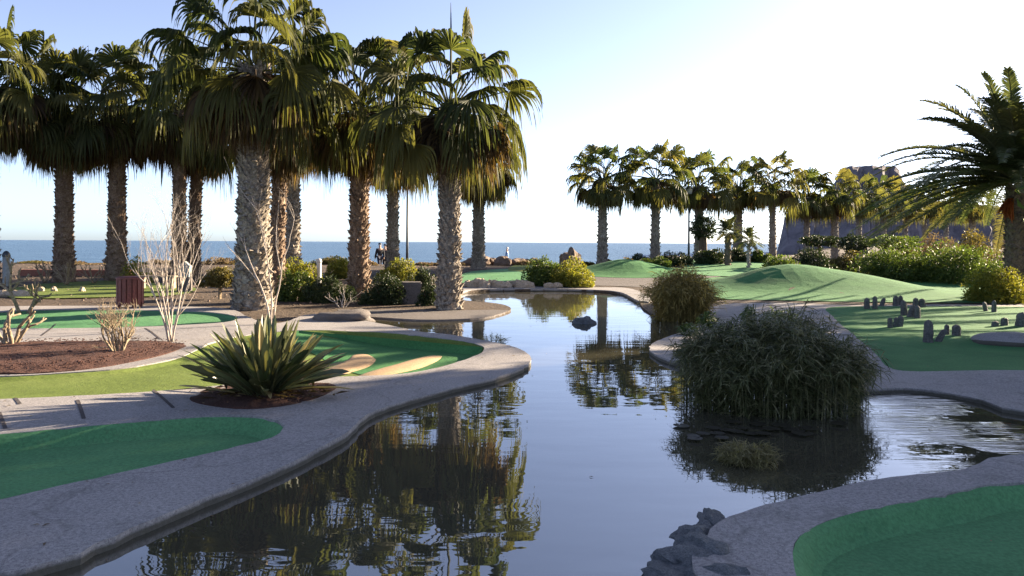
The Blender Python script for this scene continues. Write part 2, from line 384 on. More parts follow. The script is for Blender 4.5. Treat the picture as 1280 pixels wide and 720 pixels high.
pond = spline([(-3.6, 2.9), *shore_left, *island_front, *island_back, *far_shore, *shore_right, (6.4, 7.2), (7.6, 6.6), (7.0, 5.7), (5.2, 5.6), *shore_low, (0.95, 2.8), (0.9, 1.0), (-3.4, 1.0)], 0.12)

# water
_c = np.array(pond); _t = np.roll(_c, -1, 0) - np.roll(_c, 1, 0); _t /= np.linalg.norm(_t, axis=1)[:, None]
_a = 0.5 * np.sum(_c[:, 0] * np.roll(_c[:, 1], -1) - np.roll(_c[:, 0], -1) * _c[:, 1]); _n = np.column_stack([_t[:, 1], -_t[:, 0]]) * (1 if _a > 0 else -1)
o_w = sheet('pond_water', _c + _n * 0.03, [], lambda x, y: WL + 0 * x, 'pond_water', [], 0)
tag(o_w, 'still brown pond mirroring the palms and the pale sky', 'water', kind='structure')
mb = MB(); s = 40000; mb.add([(-s, -200, -3), (s, -200, -3), (s, s, -3), (-s, s, -3)], [[0, 1, 2, 3]])
tag(mb.build('sea', 'sea_water'), 'blue sea reaching to the horizon behind the palms', 'sea', kind='structure')

# ground: one sheet with the pond cut out
GP = np.vstack([grid(-50, 46, -14, 64, 0.8), grid(-90, -50, -14, 80, 4), grid(46, 160, -14, 300, 6), grid(-90, 46, 64, 80, 3), grid(160, 600, -14, 800, 25), grid(16, 160, 300, 500, 12)])
og = sheet('ground', [(-90, -15), (600, -15), (600, 800), (230, 800), (20, 80), (-90, 80)], [pond], lambda x, y: hg(x, y) + 0.012 * np.sin(3.1 * x + 1.7 * y) * sm(17, 22, y), 'soil', GP, 0.6)
tag(og, 'dry sandy soil under the palms and shrubs', 'ground', kind='structure')

# greens and paths
g_near_left = spline(pl([(-170, 556), (0, 541), (100, 532), (200, 524), (280, 519), (330, 522), (352, 530), (355, 538), (340, 549), (300, 559), (220, 576), (100, 600), (0, 622), (-200, 668)]), 0.1)
g_strip = spline(pl([(-170, 474), (0, 470), (60, 467), (120, 463), (170, 458), (220, 448), (245, 438), (262, 430), (300, 420), (350, 414), (400, 412), (430, 413), (480, 415), (530, 420), (580, 426), (604, 433), (602, 441), (580, 449), (540, 460), (500, 467), (450, 470), (400, 472), (340, 476), (270, 483), (200, 489), (100, 494), (0, 498), (-170, 504)]), 0.14)
g_oval = spline(pl([(-60, 398), (20, 389), (100, 387), (200, 388), (270, 391), (298, 397), (280, 403), (200, 407), (100, 409), (0, 410), (-50, 407)]), 0.2)
path_left = spline([(-3.6, 2.9), *shore_left, *pl([(425, 397), (400, 392), (380, 394), (360, 401), (335, 404), (310, 396), (296, 389), (260, 384), (150, 382), (20, 383), (-90, 386)]), (-16.5, 15), (-15.5, 10), (-12, 5), (-9, 1.0), (-3.5, 1.0)], 0.12)
zp = lambda x, y: zr + 0.008 * np.sin(1.3 * x + 0.6 * y) + 0.006 * np.sin(2.9 * y - 1.1 * x)
tag(sheet('path', path_left, [g_near_left, g_strip, g_oval], zp, 'concrete', grid(-17, 2, 0.5, 20, 0.35), 0.62, 0.006), 'curved grey concrete path around the left greens', 'path', kind='structure')
g_right = spline(pl([(1040, 384), (1140, 383), (1220, 383), (1300, 384), (1420, 390), (1420, 470), (1280, 464), (1180, 464), (1130, 463), (1108, 456), (1088, 436), (1060, 412), (1042, 396)]), 0.2)
path_right = spline([*pl([(905, 383), (880, 392)], 0.12), *shore_right, (6.4, 7.2), (9, 7.4), (14, 8), (17, 14), (17.4, 20.6), *pl([(1215, 381), (1080, 381), (990, 379)])], 0.14)
tag(sheet('path', path_right, [g_right], zp, 'concrete', grid(1, 18, 5, 24, 0.4), 0.62, 0.006), 'shaded concrete path between the pond and the right-hand green', 'path', kind='structure')
g_low = spline([*pl([(1290, 602), (1180, 618), (1100, 632), (1050, 644), (1012, 660), (996, 676), (993, 700), (1001, 730)]), (1.25, 3.0), (1.9, 2.5), (5, 2.2), (8.5, 2.6), (8.6, 5.0), (5.6, 5.2)], 0.1)
path_low = spline([(5.2, 5.6), *shore_low, (0.95, 2.8), (0.9, 1.0), (9.5, 0.8), (10, 5.6), (7.0, 5.7)], 0.1)
tag(sheet('path', path_low, [g_low], zp, 'concrete', grid(0.5, 10, 0.5, 6.5, 0.3), 0.62, 0.006), 'concrete rim around the lower right green', 'path', kind='structure')
isl = spline([*island_front, *island_back, *pl([(560, 372), (520, 376), (470, 380), (425, 386), (432, 394)], 0.12)], 0.2)
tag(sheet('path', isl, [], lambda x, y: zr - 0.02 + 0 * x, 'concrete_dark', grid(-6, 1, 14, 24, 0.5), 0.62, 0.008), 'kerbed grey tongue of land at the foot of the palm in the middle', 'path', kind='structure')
fk = spline([*pl([(574, 372), (584, 366), (620, 364), (660, 364), (700, 364), (740, 365), (775, 368), (800, 380)], 0.12), *pl([(815, 378), (790, 364), (745, 360.5), (700, 360), (660, 360.5), (620, 360.5), (580, 362)], 0.12)], 0.25)
tag(sheet('path', fk, [], lambda x, y: 0.2 + 0 * x, 'concrete', grid(-2, 6, 20, 32, 0.6), 0.7, 0.01), 'low concrete kerb along the far shore of the pond', 'path', kind='structure')

fl = lambda d: (lambda x, y: hg(x, y) + d)
def offset(P, d):
    t = np.roll(P, -1, 0) - np.roll(P, 1, 0); t /= np.linalg.norm(t, axis=1)[:, None] + 1e-9
    a = np.sum(P[:, 0] * np.roll(P[:, 1], -1) - np.roll(P[:, 0], -1) * P[:, 1])
    return P + np.column_stack([t[:, 1], -t[:, 0]]) * (-d if a > 0 else d)
def dist_to(P, loop):
    out = np.full(len(P), 1e9); a = loop; b_ = np.roll(loop, -1, 0)
    for p, q in zip(a, b_):
        ab = q - p; u = np.clip(((P - p) @ ab) / (ab @ ab + 1e-12), 0, 1); out = np.minimum(out, np.linalg.norm(P - p - u[:, None] * ab, axis=1))
    return out
sfl = lambda x, y: 0.125 - 0.093 * sm(-3.4, -2.2, x)
def bowl(name, outl, mat, gr, label, floor=None):
    P = np.asarray(outl, float)
    def z(x, y):
        d = dist_to(np.column_stack([x, y]), P); fl_ = np.maximum(floor(x, y) if floor else 0.032, hg(x, y) + 0.010); return fl_ + np.maximum(0, zr - 0.012 - fl_) * (1 - sm(0.0, 0.13, d))
    inner = np.vstack([offset(P, d) for d in (0.045, 0.09, 0.135)])
    return green(name, outl, mat, np.vstack([gr, inner]), label, z=z)
def green(name, outl, mat, gr, label, d=0.012, grow=0.03, z=None):
    o = sheet(name, outl, [], z or fl(d), mat, gr); return tag(o, label, 'green', kind='structure')
bowl('putting_green', g_near_left, 'turf', grid(-9, 0, 4, 9, 0.4), 'dark recessed green in the shade at the lower left')
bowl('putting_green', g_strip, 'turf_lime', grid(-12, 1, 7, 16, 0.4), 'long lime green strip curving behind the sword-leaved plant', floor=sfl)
bowl('putting_green', g_oval, 'turf', grid(-16, -3, 14, 20, 0.4), 'oval green beside the slatted bin')
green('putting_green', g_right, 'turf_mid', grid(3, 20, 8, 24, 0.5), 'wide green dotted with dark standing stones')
bowl('putting_green', g_low, 'turf', grid(0, 10, 1, 7, 0.4), 'shaded green in the lower right corner')
g3 = spline(pl([(365, 416), (400, 413), (430, 414), (480, 416), (530, 421), (580, 427), (602, 433), (600, 441), (580, 447), (540, 456), (480, 461), (430, 452), (400, 440), (370, 430)], 0.15), 0.14)
def g3z(x, y):
    P = np.asarray(g_strip, float); d = dist_to(np.column_stack([x, y]), P); f_ = sfl(x, y); return f_ + 0.007 + (zr - 0.012 - f_) * (1 - sm(0.0, 0.13, d))
g3 = np.array([p for p in g3 if inside(np.array([p]), np.asarray(g_strip))[0]])
green('putting_green', g3, 'turf_mid', np.vstack([grid(-4, 0, 9, 15, 0.4), offset(np.asarray(g_strip), 0.045), offset(np.asarray(g_strip), 0.09), offset(np.asarray(g_strip), 0.135)]), 'deep green end bowl with two tan ramps', z=g3z)
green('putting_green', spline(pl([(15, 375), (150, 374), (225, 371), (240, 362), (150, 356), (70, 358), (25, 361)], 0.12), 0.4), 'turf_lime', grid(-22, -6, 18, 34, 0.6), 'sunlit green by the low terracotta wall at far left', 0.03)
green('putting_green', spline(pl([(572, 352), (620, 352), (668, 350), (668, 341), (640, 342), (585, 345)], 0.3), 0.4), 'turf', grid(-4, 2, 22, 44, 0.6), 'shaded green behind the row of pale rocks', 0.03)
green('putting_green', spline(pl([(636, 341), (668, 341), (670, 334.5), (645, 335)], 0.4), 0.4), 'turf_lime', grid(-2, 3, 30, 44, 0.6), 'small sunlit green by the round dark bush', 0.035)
mound = spline([(5.0, 22.6), (8, 21.2), (11, 20.8), (14, 20.9), (18.0, 21.6), (19, 27), (16.5, 31), (12, 31), (8.5, 31), (5.8, 28)], 0.3)
green('putting_green', mound, 'turf_mid', grid(4, 20, 20, 33, 0.45), 'humped green mound in front of the hedge', 0.02)
mound_small = spline([(2.9, 31.6), (4.5, 30.4), (6.4, 30.8), (7.8, 32.5), (7.8, 36), (5, 37.5), (2.9, 35.5)], 0.3)
green('putting_green', mound_small, 'turf_mid', grid(2, 9, 29, 39, 0.45), 'small humped green on the far shore', 0.02)
green('putting_green', spline([(7.8, 32), (11.5, 32), (12.8, 38), (12.0, 42), (8.5, 42), (8.2, 37)], 0.3), 'turf', grid(7, 14, 31, 44, 0.6), 'flat green behind the golden reed clump', 0.025)

apron = spline([(2.3, 27.8), (4.6, 26.6), (5.1, 23.9), (5.6, 24.5), (6, 28), (7.8, 30.5), (8.5, 31.5), (6.4, 31.2), (4.5, 30.8), (2.9, 31.9), (2.3, 30)], 0.3)
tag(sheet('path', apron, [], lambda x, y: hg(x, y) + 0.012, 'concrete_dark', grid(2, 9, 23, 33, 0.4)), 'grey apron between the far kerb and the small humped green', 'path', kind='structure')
bed = spline(pl([(-90, 470), (0, 468), (60, 466), (130, 459), (190, 447), (222, 438), (233, 431), (190, 427), (100, 427), (0, 429), (-90, 432)]), 0.15)
def bedz(poly, hgt):
    def f(x, y):
        P = np.column_stack([x, y]); d = np.min(np.sqrt(((P[:, None, :] - poly[None, :, :]) ** 2).sum(-1)), axis=1)
        return zr + 0.012 + hgt * sm(0, 0.5, d) + 0.012 * np.sin(13 * x) * np.sin(11 * y)
    return f
tag(sheet('planting_bed', bed, [], bedz(bed, 0.05), 'mulch', grid(-10, -3, 8, 14, 0.15), 0.04), 'bed of red-brown gravel under the bare shrubs', 'bed', kind='structure')
bed2 = spline(pl([(238, 500), (280, 510), (330, 511), (380, 503), (412, 492), (418, 482), (350, 479), (270, 486)]), 0.1)
tag(sheet('planting_bed', bed2, [], bedz(bed2, 0.05), 'mulch', grid(-4, 0, 6, 10, 0.1), 0.04), 'small bed of litter under the sword-leaved plant', 'bed', kind='structure')
mb = MB()
for (a, b_) in [((20, 497), (26, 505)), ((98, 500), (106, 522)), ((192, 488), (218, 510)), ((52, 420), (70, 405)), ((182, 410), (202, 424)), ((0, 515), (8, 534))]:
    p, q = np.array(at(*a)), np.array(at(*b_)); d = (q - p) / np.linalg.norm(q - p); n = np.array([-d[1], d[0]]) * 0.016
    n_ = 6; tt = np.linspace(0, 1, n_)[:, None]; C = p + (q - p) * tt
    for sgn in (1,):
        L = C + n; Rr = C - n
        z = lambda A: zp(A[:, 0], A[:, 1]) + 0.004
        V = np.vstack([np.column_stack([L, z(L)]), np.column_stack([Rr, z(Rr)])])
        mb.add(V, [[i, n_ + i, n_ + i + 1, i + 1] for i in range(n_ - 1)])
tag(mb.build('path_joint', 'joint'), 'dark open joints across the left path', 'joint', kind='structure')

# tan ramps on the green bowl
def ramp_ridge(pts, w, h, label):
    P = np.array([at(a, b_, 0.05) for a, b_ in pts]); n = 28
    t = np.linspace(0, len(P) - 1, n); C = np.column_stack([np.interp(t, np.arange(len(P)), P[:, i]) for i in (0, 1)])
    for _ in range(3): C[1:-1] = (C[:-2] + 2 * C[1:-1] + C[2:]) / 4
    T = np.gradient(C, axis=0); T /= np.linalg.norm(T, axis=1)[:, None]; N = np.column_stack([-T[:, 1], T[:, 0]])
    u = np.linspace(0, 1, n); prof = np.sin(PI * np.clip(u, 0.0, 1)) ** 0.6 + 0.02
    k = 11; a = np.linspace(-1, 1, k)
    V = np.zeros((n, k, 3))
    for j, s_ in enumerate(a):
        V[:, j, :2] = C + N * (w * s_ * (0.35 + 0.65 * prof))[:, None]
        V[:, j, 2] = 0.028 + h * prof * math.sqrt(max(0, 1 - s_ * s_))
    mb = MB(); q = [[i * k + j, i * k + j + 1, (i + 1) * k + j + 1, (i + 1) * k + j] for i in range(n - 1) for j in range(k - 1)]
    mb.add(V, q); tag(mb.build('ramp', 'tan_ramp', smooth=True), label, 'ramp', 'tan ramps in the green bowl')
ramp_ridge([(392, 468), (420, 464), (442, 457), (454, 449), (450, 441)], 0.24, 0.06, 'curled tan ramp half hidden by the sword-leaved plant')
ramp_ridge([(452, 470), (480, 465), (510, 458), (532, 450), (548, 443)], 0.22, 0.06, 'banana-shaped tan ramp standing free in the green bowl')

# ------------------------------------------------------------------ palms
def fan_frond(mb, rng, base, az, el, Lp, Lb, n=26, span=2.0, hinge=0.4, droop=0.5, grav=0.25, tint=0.0, fold=0.035, stem=None, stemr=0.016):
    d = np.array([math.cos(az) * math.cos(el), math.sin(az) * math.cos(el), math.sin(el)])
    t = np.linspace(0, 1, 6)[:, None]
    P = base + d * Lp * t + np.array([0, 0, -1.0]) * (grav * Lp) * t ** 2
    tube(stem if stem is not None else mb, P, np.linspace(stemr * 1.5, stemr * 0.7, 6), 4, False, tint)
    e = P[-1] - P[-2]; e /= np.linalg.norm(e)
    el2 = math.asin(max(-1, min(1, e[2]))) - hinge
    f = np.array([math.cos(az) * math.cos(el2), math.sin(az) * math.cos(el2), math.sin(el2)])
    s_ = np.array([-math.sin(az), math.cos(az), 0.0]); nn = np.cross(f, s_)
    ro = rng.normal(0, 0.35); s2 = s_ * math.cos(ro) + nn * math.sin(ro); nn = np.cross(f, s2); s_ = s2
    if nn[2] < 0 and el2 > -1.0: pass
    ts = np.array([0.02, 0.35, 0.66, 0.8, 0.91, 1.0, 1.05])
    A = np.linspace(-span, span, n + 1)
    am = (A[:-1] + A[1:]) / 2; Ls = Lb * (1.0 - 0.28 * (am / 2.0) ** 2) * rng.uniform(0.9, 1.06, n)
    da = A[1] - A[0]; V = np.zeros((n, 7, 2, 3)); k = np.clip((ts - 0.5) / 0.5, 0, 1.0); thread = rng.uniform(0.05, 0.32, n)
    cup = rng.uniform(0.02, 0.25)
    ang_j = rng.normal(0, 0.05, n)
    for side, sg in ((0, -0.5), (1, 0.5)):
        half = np.where(ts <= 0.66, 1.0, 0.66 / ts * np.array([1, 1, 1, 0.62, 0.34, 0.12, 0.06]))
        ang = am[:, None] + sg * da * half[None, :] * 1.03 + ang_j[:, None] * k[None, :]
        r = Ls[:, None] * ts[None, :]
        lx, ly = r * np.cos(ang), r * np.sin(ang)
        par = (np.arange(n) + side) % 2
        lz = fold * (par[:, None] * 2 - 1) * np.minimum(1, ts[None, :] * 2) * (1 - k[None, :]) - cup * ly ** 2 / Lb
        p = P[-1] + lx[..., None] * f + ly[..., None] * s_ + lz[..., None] * nn
        dz = droop * rng.uniform(0.6, 1.4, n)[:, None] * Ls[:, None] * (k ** 1.6)[None, :]
        p[..., 2] -= dz; p[:, 6, 2] -= thread * Ls
        ctr = P[-1][None, None, :2]
        p[..., :2] = ctr + (p[..., :2] - ctr) * (1 - 0.35 * np.clip(droop, 0, 1.2) * (k ** 1.6))[None, :, None]
        V[:, :, side] = p
    idx = np.arange(n * 14).reshape(n, 7, 2)
    q = np.stack([idx[:, :-1, 0], idx[:, :-1, 1], idx[:, 1:, 1], idx[:, 1:, 0]], -1).reshape(-1, 4)
    mb.add(V.reshape(-1, 3), q, None, tint)

def palm_trunk(rng, h, r0, r1, lean, scales=420, rings=26, sides=18):
    mb = MB(); t = np.linspace(0, 1, rings)
    rad = r1 + (r0 - r1) * np.exp(-t * 5.5) + 0.03 * r1 * np.sin(t * 40)
    P = np.column_stack([lean[0] * t ** 1.5, lean[1] * t ** 1.5, h * t - 0.08])
    tube(mb, P, rad, sides)
    # old leaf bases in a criss-cross spiral
    for i in range(scales):
        u = (i + 0.5) / scales; a = i * 2.39996 + rng.normal(0, 0.08)
        j = u ** 0.9; c = np.array([lean[0] * j ** 1.5, lean[1] * j ** 1.5, h * j])
        rr = r1 + (r0 - r1) * math.exp(-j * 5.5)
        o_ = np.array([math.cos(a), math.sin(a), 0]); sd_ = np.array([-math.sin(a), math.cos(a), 0])
        w = rr * rng.uniform(0.20, 0.36); hh = rng.uniform(0.07, 0.15); out = rng.uniform(0.04, 0.115)
        up = 0.6 if rng.random() > 0.25 else -0.4
        b0 = c + o_ * rr * 0.97
        v = [b0 - sd_ * w - np.array([0, 0, hh * 0.4]), b0 + sd_ * w - np.array([0, 0, hh * 0.4]), b0 + np.array([0, 0, -hh]),
             b0 + o_ * out - sd_ * w * 0.45 + np.array([0, 0, hh * up]), b0 + o_ * out + sd_ * w * 0.45 + np.array([0, 0, hh * up]), b0 + np.array([0, 0, hh * 0.5])]
        mb.add(v, [[0, 2, 4, 3], [2, 1, 4, 4]][:1], [[2, 1, 4], [0, 3, 5], [1, 5, 4], [3, 4, 5]])
    return mb

def fan_palm(label, px, D, yc, r, seed, group, live=33, dead=56, seg=34, bark='palm_bark', leafm='fan_leaf', reach=1.0, lean=(0, 0), z0=None, scales=420, spear=None, cylow=1.35, yellow=0.15):
    rng = np.random.default_rng(seed)
    x, y = X(px, D), D; zb = hgz(x, y) if z0 is None else z0
    root = empty('fan_palm', (x, y, zb), label, 'palm', group)
    hc = zat(px, yc, D) - zb
    palm_trunk(rng, hc + 0.05, r * 1.55, r, lean, scales).build('trunk', bark, root)
    top = np.array([lean[0], lean[1], hc])
    cr, st, sk = MB(), MB(), MB()
    for i in range(live):
        u = (i + 0.5) / live; az = i * 2.39996 + rng.normal(0, 0.25)
        el = R(86 - 104 * u ** 0.62) + rng.normal(0, 0.12)
        base = top + np.array([math.cos(az), math.sin(az), 0]) * 0.10 + np.array([0, 0, 0.18 - 0.45 * u])
        low = max(0, u - 0.45) / 0.55
        fan_frond(cr, rng, base, az, el, reach * rng.uniform(1.1, 1.5) * (1.08 - 0.25 * low), reach * rng.uniform(0.72, 0.98), seg, 1.95 - 0.55 * low,
                  0.1 + 0.55 * low + 0.25 * u + rng.normal(0, 0.22), 0.34 + 0.12 * u, 0.06 + 0.16 * u, max(0.0, rng.normal(0.12, 0.15)) + yellow * low, 0.03 * reach, cr)
    for i in range(dead):
        u = (i + 0.5) / dead; az = i * 2.39996 + rng.normal(0, 0.3)
        el = R(-8 - 42 * u) + rng.normal(0, 0.14)
        base = top + np.array([math.cos(az), math.sin(az), 0]) * r * 0.9 + np.array([0, 0, -0.12 - (cylow - 0.95) * u])
        fan_frond(sk, rng, base, az, el, reach * (0.85 - 0.4 * u) * rng.uniform(0.8, 1.1), reach * rng.uniform(0.6, 0.8), max(10, seg - 14), 1.3, 0.5 + rng.normal(0, 0.2), 0.3, 0.3, 0, 0.05 * reach, sk)
    cr.build('crown', leafm, root); sk.build('dead_frond_skirt', 'dead_leaf', root)
    if spear:
        sp = MB(); tube(sp, [top + np.array([0, 0, 0.1]), top + np.array([0.01, 0, spear * 0.6]), top + np.array([0.0, 0, spear])], [0.03, 0.03, 0.006], 5); sp.build('spear_leaf', 'fan_leaf', root)
    return root
GL = 'fan palms in front of the sea on the left'
GR = 'fan palms in the row on the far shore'
fan_palm('tall fan palm cropped by the left edge of the photo', -16, 26, 105, 0.27, 11, GL, reach=1.3, dead=70)
fan_palm('fan palm with dark left trunk nearest the left edge, behind the grey post', 80, 28, 142, 0.26, 12, GL, reach=1.2, dead=70, bark='palm_bark_brown')
fan_palm('fan palm with sunlit trunk just behind the slatted bin', 146, 28.5, 135, 0.27, 13, GL, reach=1.22, dead=70, bark='palm_bark_brown')
fan_palm('left of two close trunks behind the tall bare shrub', 224, 29, 138, 0.21, 14, GL, reach=1.2, dead=60, bark='palm_bark_brown')
fan_palm('right of two close trunks behind the tall bare shrub, standing by the grey stone', 242, 30, 158, 0.19, 15, GL, reach=1.15, dead=60, lean=(0.2, 0), bark='palm_bark_brown')
fan_palm('thickest fan palm, its crown cut off by the top of the photo', 317, 18.2, 84, 0.32, 16, GL, live=36, dead=60, seg=38, reach=1.14, scales=700, spear=1.5)
fan_palm('fan palm half hidden right behind the thickest trunk', 346, 25, 148, 0.20, 17, GL, reach=1.1, bark='palm_bark_brown', lean=(0.15, 0))
fan_palm('slim fan palm behind the pale round post', 366, 29, 152, 0.22, 18, GL, reach=1.05, dead=50)
fan_palm('fan palm rising between two black-green shrubs', 449, 21, 136, 0.215, 19, GL, bark='palm_bark_brown', live=40, dead=60, seg=36, reach=1.05, scales=520, spear=1.4)
fan_palm('slim fan palm with golden skirt beside the two walkers', 491, 32, 182, 0.20, 20, GL, reach=1.05, dead=50)
fan_palm('fan palm standing at the water with a tall bare spear', 562, 18.3, 137, 0.205, 21, GL, live=34, dead=56, seg=38, cylow=0.85, reach=1.08, scales=620, spear=2.55)
fan_palm('distant fan palm with golden skirt right of the waterside palm', 598, 36, 200, 0.23, 22, GL, reach=1.15, dead=55)
rows = [(753, 38, 229, 0.25, 'first fan palm of the far row, apart from the rest above the small humped green'),
        (819, 39, 228, 0.24, 'second fan palm of the far row, above the golden reed clump'),
        (874, 42, 235, 0.26, 'fan palm behind the round clipped tree'),
        (922, 46, 240, 0.28, 'fan palm behind the two stubby little palms'),
        (966, 44, 233, 0.20, 'fan palm with bare trunk just left of the rocky hill'),
        (1008, 50, 250, 0.20, 'fan palm in front of the steep left end of the rocky hill'),
        (1044, 50, 250, 0.24, 'fan palm with pale trunk before the middle of the hill'),
        (1073, 57, 252, 0.22, 'slim fan palm under the summit of the hill'),
        (1105, 62, 254, 0.22, 'slim fan palm under the right end of the summit'),
        (1131, 66, 258, 0.22, 'fan palm at the tips of the feather-leaved palm'),
        (1156, 70, 258, 0.22, 'fan palm seen through the feather-leaved palm, second from the summit'),
        (1182, 74, 260, 0.24, 'fan palm deep behind the feather-leaved palm and the hedge'),
        (1216, 60, 258, 0.25, 'brown fan palm close left of the feather-leaved palm trunk')]
for i, (px, D, yc, r, lb) in enumerate(rows):
    fan_palm(lb, px, D, yc - 4, r * 0.84, 40 + i, GR, live=36, dead=26 if i < 5 else 32, seg=22, reach=0.90 + 0.05 * (i % 3), scales=120, cylow=0.95, yellow=0.12, leafm='fan_leaf_backlit', lean=(0.1 * math.sin(i * 3), 0))

def feather_frond(mb, rng, base, az, el, L, nl=44, grav=0.35, wid=0.45, tint=0.0, lw=0.022):
    d = np.array([math.cos(az) * math.cos(el), math.sin(az) * math.cos(el), math.sin(el)])
    t = np.linspace(0, 1, 14)[:, None]
    P = base + d * L * t + np.array([0, 0, -1.0]) * grav * L * t ** 2.1
    tube(mb, P, np.linspace(0.035, 0.006, 14) * (L / 3.6), 4, False, tint)
    s0 = np.array([-math.sin(az), math.cos(az), 0.0]); tw = rng.normal(0, 0.25)
    for sd_ in (-1, 1):
        u = np.linspace(0.12, 0.995, nl); ii = u * 13
        C = np.column_stack([np.interp(ii, np.arange(14), P[:, k]) for k in range(3)])
        T = np.column_stack([np.interp(ii, np.arange(14), np.gradient(P[:, k])) for k in range(3)]); T /= np.linalg.norm(T, axis=1)[:, None]
        N = np.cross(T, np.broadcast_to(s0, T.shape)); N /= np.linalg.norm(N, axis=1)[:, None]
        ll = wid * (0.35 + 0.65 * np.sin(PI * np.clip(u * 0.92 + 0.12, 0, 1)) ** 0.8) * rng.uniform(0.85, 1.1, nl)
        fw = 0.55 + 0.5 * u
        dirn = s0 * sd_ + T * fw[:, None] + N * rng.normal(0.35, 0.16, nl)[:, None]; dirn /= np.linalg.norm(dirn, axis=1)[:, None]
        a = C; m_ = C + dirn * (ll * 0.55)[:, None]; e = C + dirn * ll[:, None]
        e[:, 2] -= 0.22 * ll; m_[:, 2] -= 0.03 * ll
        wv = T * lw
        V = np.stack([a - wv * 0.4, a + wv * 0.4, m_ + wv * 0.5, m_ - wv * 0.5, e], 1)
        idx = np.arange(nl * 5).reshape(nl, 5)
        mb.add(V.reshape(-1, 3), idx[:, [0, 1, 2, 3]], idx[:, [3, 2, 4]], tint)

def feather_palm(label, x, y, zb, hc, r, L, n, seed, fruit=False, nl=44, group=None, bark='date_bark', lo=-38, hi=78, wid=0.5, lw=0.022, name='date_palm'):
    rng = np.random.default_rng(seed)
    root = empty(name, (x, y, zb), label, 'palm', group)
    palm_trunk(rng, hc, r * 1.15, r, (0, 0), 260 if r > 0.2 else 40).build('trunk', bark, root)
    cr = MB()
    for i in range(n):
        u = (i + 0.5) / n; az = i * 2.39996 + rng.normal(0, 0.2); el = R(hi + (lo - hi) * u ** 0.85) + rng.normal(0, 0.08)
        feather_frond(cr, rng, np.array([0, 0, hc + 0.25 * (1 - u)]) + 0.12 * np.array([math.cos(az), math.sin(az), 0]) * min(1, r * 4), az, el, L * rng.uniform(0.85, 1.08), nl, 0.30 + 0.20 * (1 - abs(2 * u - 0.9)), wid, max(0, rng.normal(0.05, 0.1)) + (0.3 if u > 0.9 else 0), lw)
    cr.build('crown', 'date_leaf', root)
    if fruit:
        f = MB()
        for k in range(3):
            az = R(195 + 9 * k); b0 = np.array([0, 0, hc - 0.1]); tip = b0 + np.array([math.cos(az) * 0.5, math.sin(az) * 0.5, -0.62 - 0.05 * k])
            for j in range(36):
                p0 = b0 + (tip - b0) * rng.uniform(0.3, 0.6); p1 = tip + rng.normal(0, 0.08, 3) + np.array([0, 0, -0.15])
                tube(f, [p0, (p0 + p1) / 2 + np.array([math.cos(az), math.sin(az), 0]) * 0.06, p1], [0.008, 0.012, 0.012], 4)
        f.build('fruit_stalk', 'orange_bloom', root)
    return root
feather_palm('large feather-leaved date palm on the right edge with orange fruit stalks', X(1272, 22.5), 22.5, 0.15, zat(1270, 228, 22.5) - 0.15, 0.30, 4.5, 120, 71, True, 84, wid=0.46, lw=0.045, lo=-8, hi=74)
feather_palm('stubby little palm with flat dark fronds, left one of two', X(910, 37), 37, hgz(X(910, 37), 37), zat(910, 292, 37) - hgz(X(910, 37), 37), 0.13, 0.95, 30, 72, False, 26, 'stubby palms before the far row', lo=-12, wid=0.26, lw=0.05, name='small_palm')
feather_palm('stubby little palm on a pale thin trunk, right one of two', X(936, 36), 36, hgz(X(936, 36), 36), zat(936, 302, 36) - hgz(X(936, 36), 36), 0.055, 0.85, 24, 73, False, 24, 'stubby palms before the far row', 'pale_bark', lo=-20, wid=0.22, lw=0.045, name='small_palm')

# ------------------------------------------------------------------ shrubs and trees
def leaves(mb, rng, C, out, size, width=0.5, spread=0.8):
    n = len(C); d = out + rng.normal(0, spread, (n, 3)); d /= np.linalg.norm(d, axis=1)[:, None] + 1e-9
    a = rng.normal(0, 1, (n, 3)); s_ = np.cross(d, a); s_ /= np.linalg.norm(s_, axis=1)[:, None] + 1e-9; nn = np.cross(d, s_)
    L = size * rng.uniform(0.6, 1.3, n)[:, None]; w = L * width * 0.5
    V = np.stack([C - d * L * 0.5, C + s_ * w + nn * L * 0.08, C + d * L * 0.5 - nn * L * 0.1, C - s_ * w + nn * L * 0.08], 1)
    idx = np.arange(n * 4).reshape(n, 4); mb.add(V.reshape(-1, 3), idx)
def crown_points(rng, n, rx, ry, rz, blobs, flat=0.35, sz=(0.30, 0.5)):
    "points on lumps that fill an ellipsoid standing on the ground"
    out = []
    c = rng.normal(0, 1, (blobs, 3)); c /= np.linalg.norm(c, axis=1)[:, None]; c *= rng.uniform(0.35, 0.74, blobs)[:, None] ** 0.7
    c[:, 2] = np.abs(c[:, 2]) * 0.95 + flat * rng.uniform(-0.5, 0.2, blobs)
    k = rng.integers(0, blobs, n); rr = rng.uniform(*sz, blobs)
    d = rng.normal(0, 1, (n, 3)); d /= np.linalg.norm(d, axis=1)[:, None]
    p = c[k] + d * (rr[k] * rng.uniform(0.3, 1.0, n) ** 0.4)[:, None]
    p[:, 2] = np.abs(p[:, 2] + 0.0)
    return p * np.array([rx, ry, rz]), d
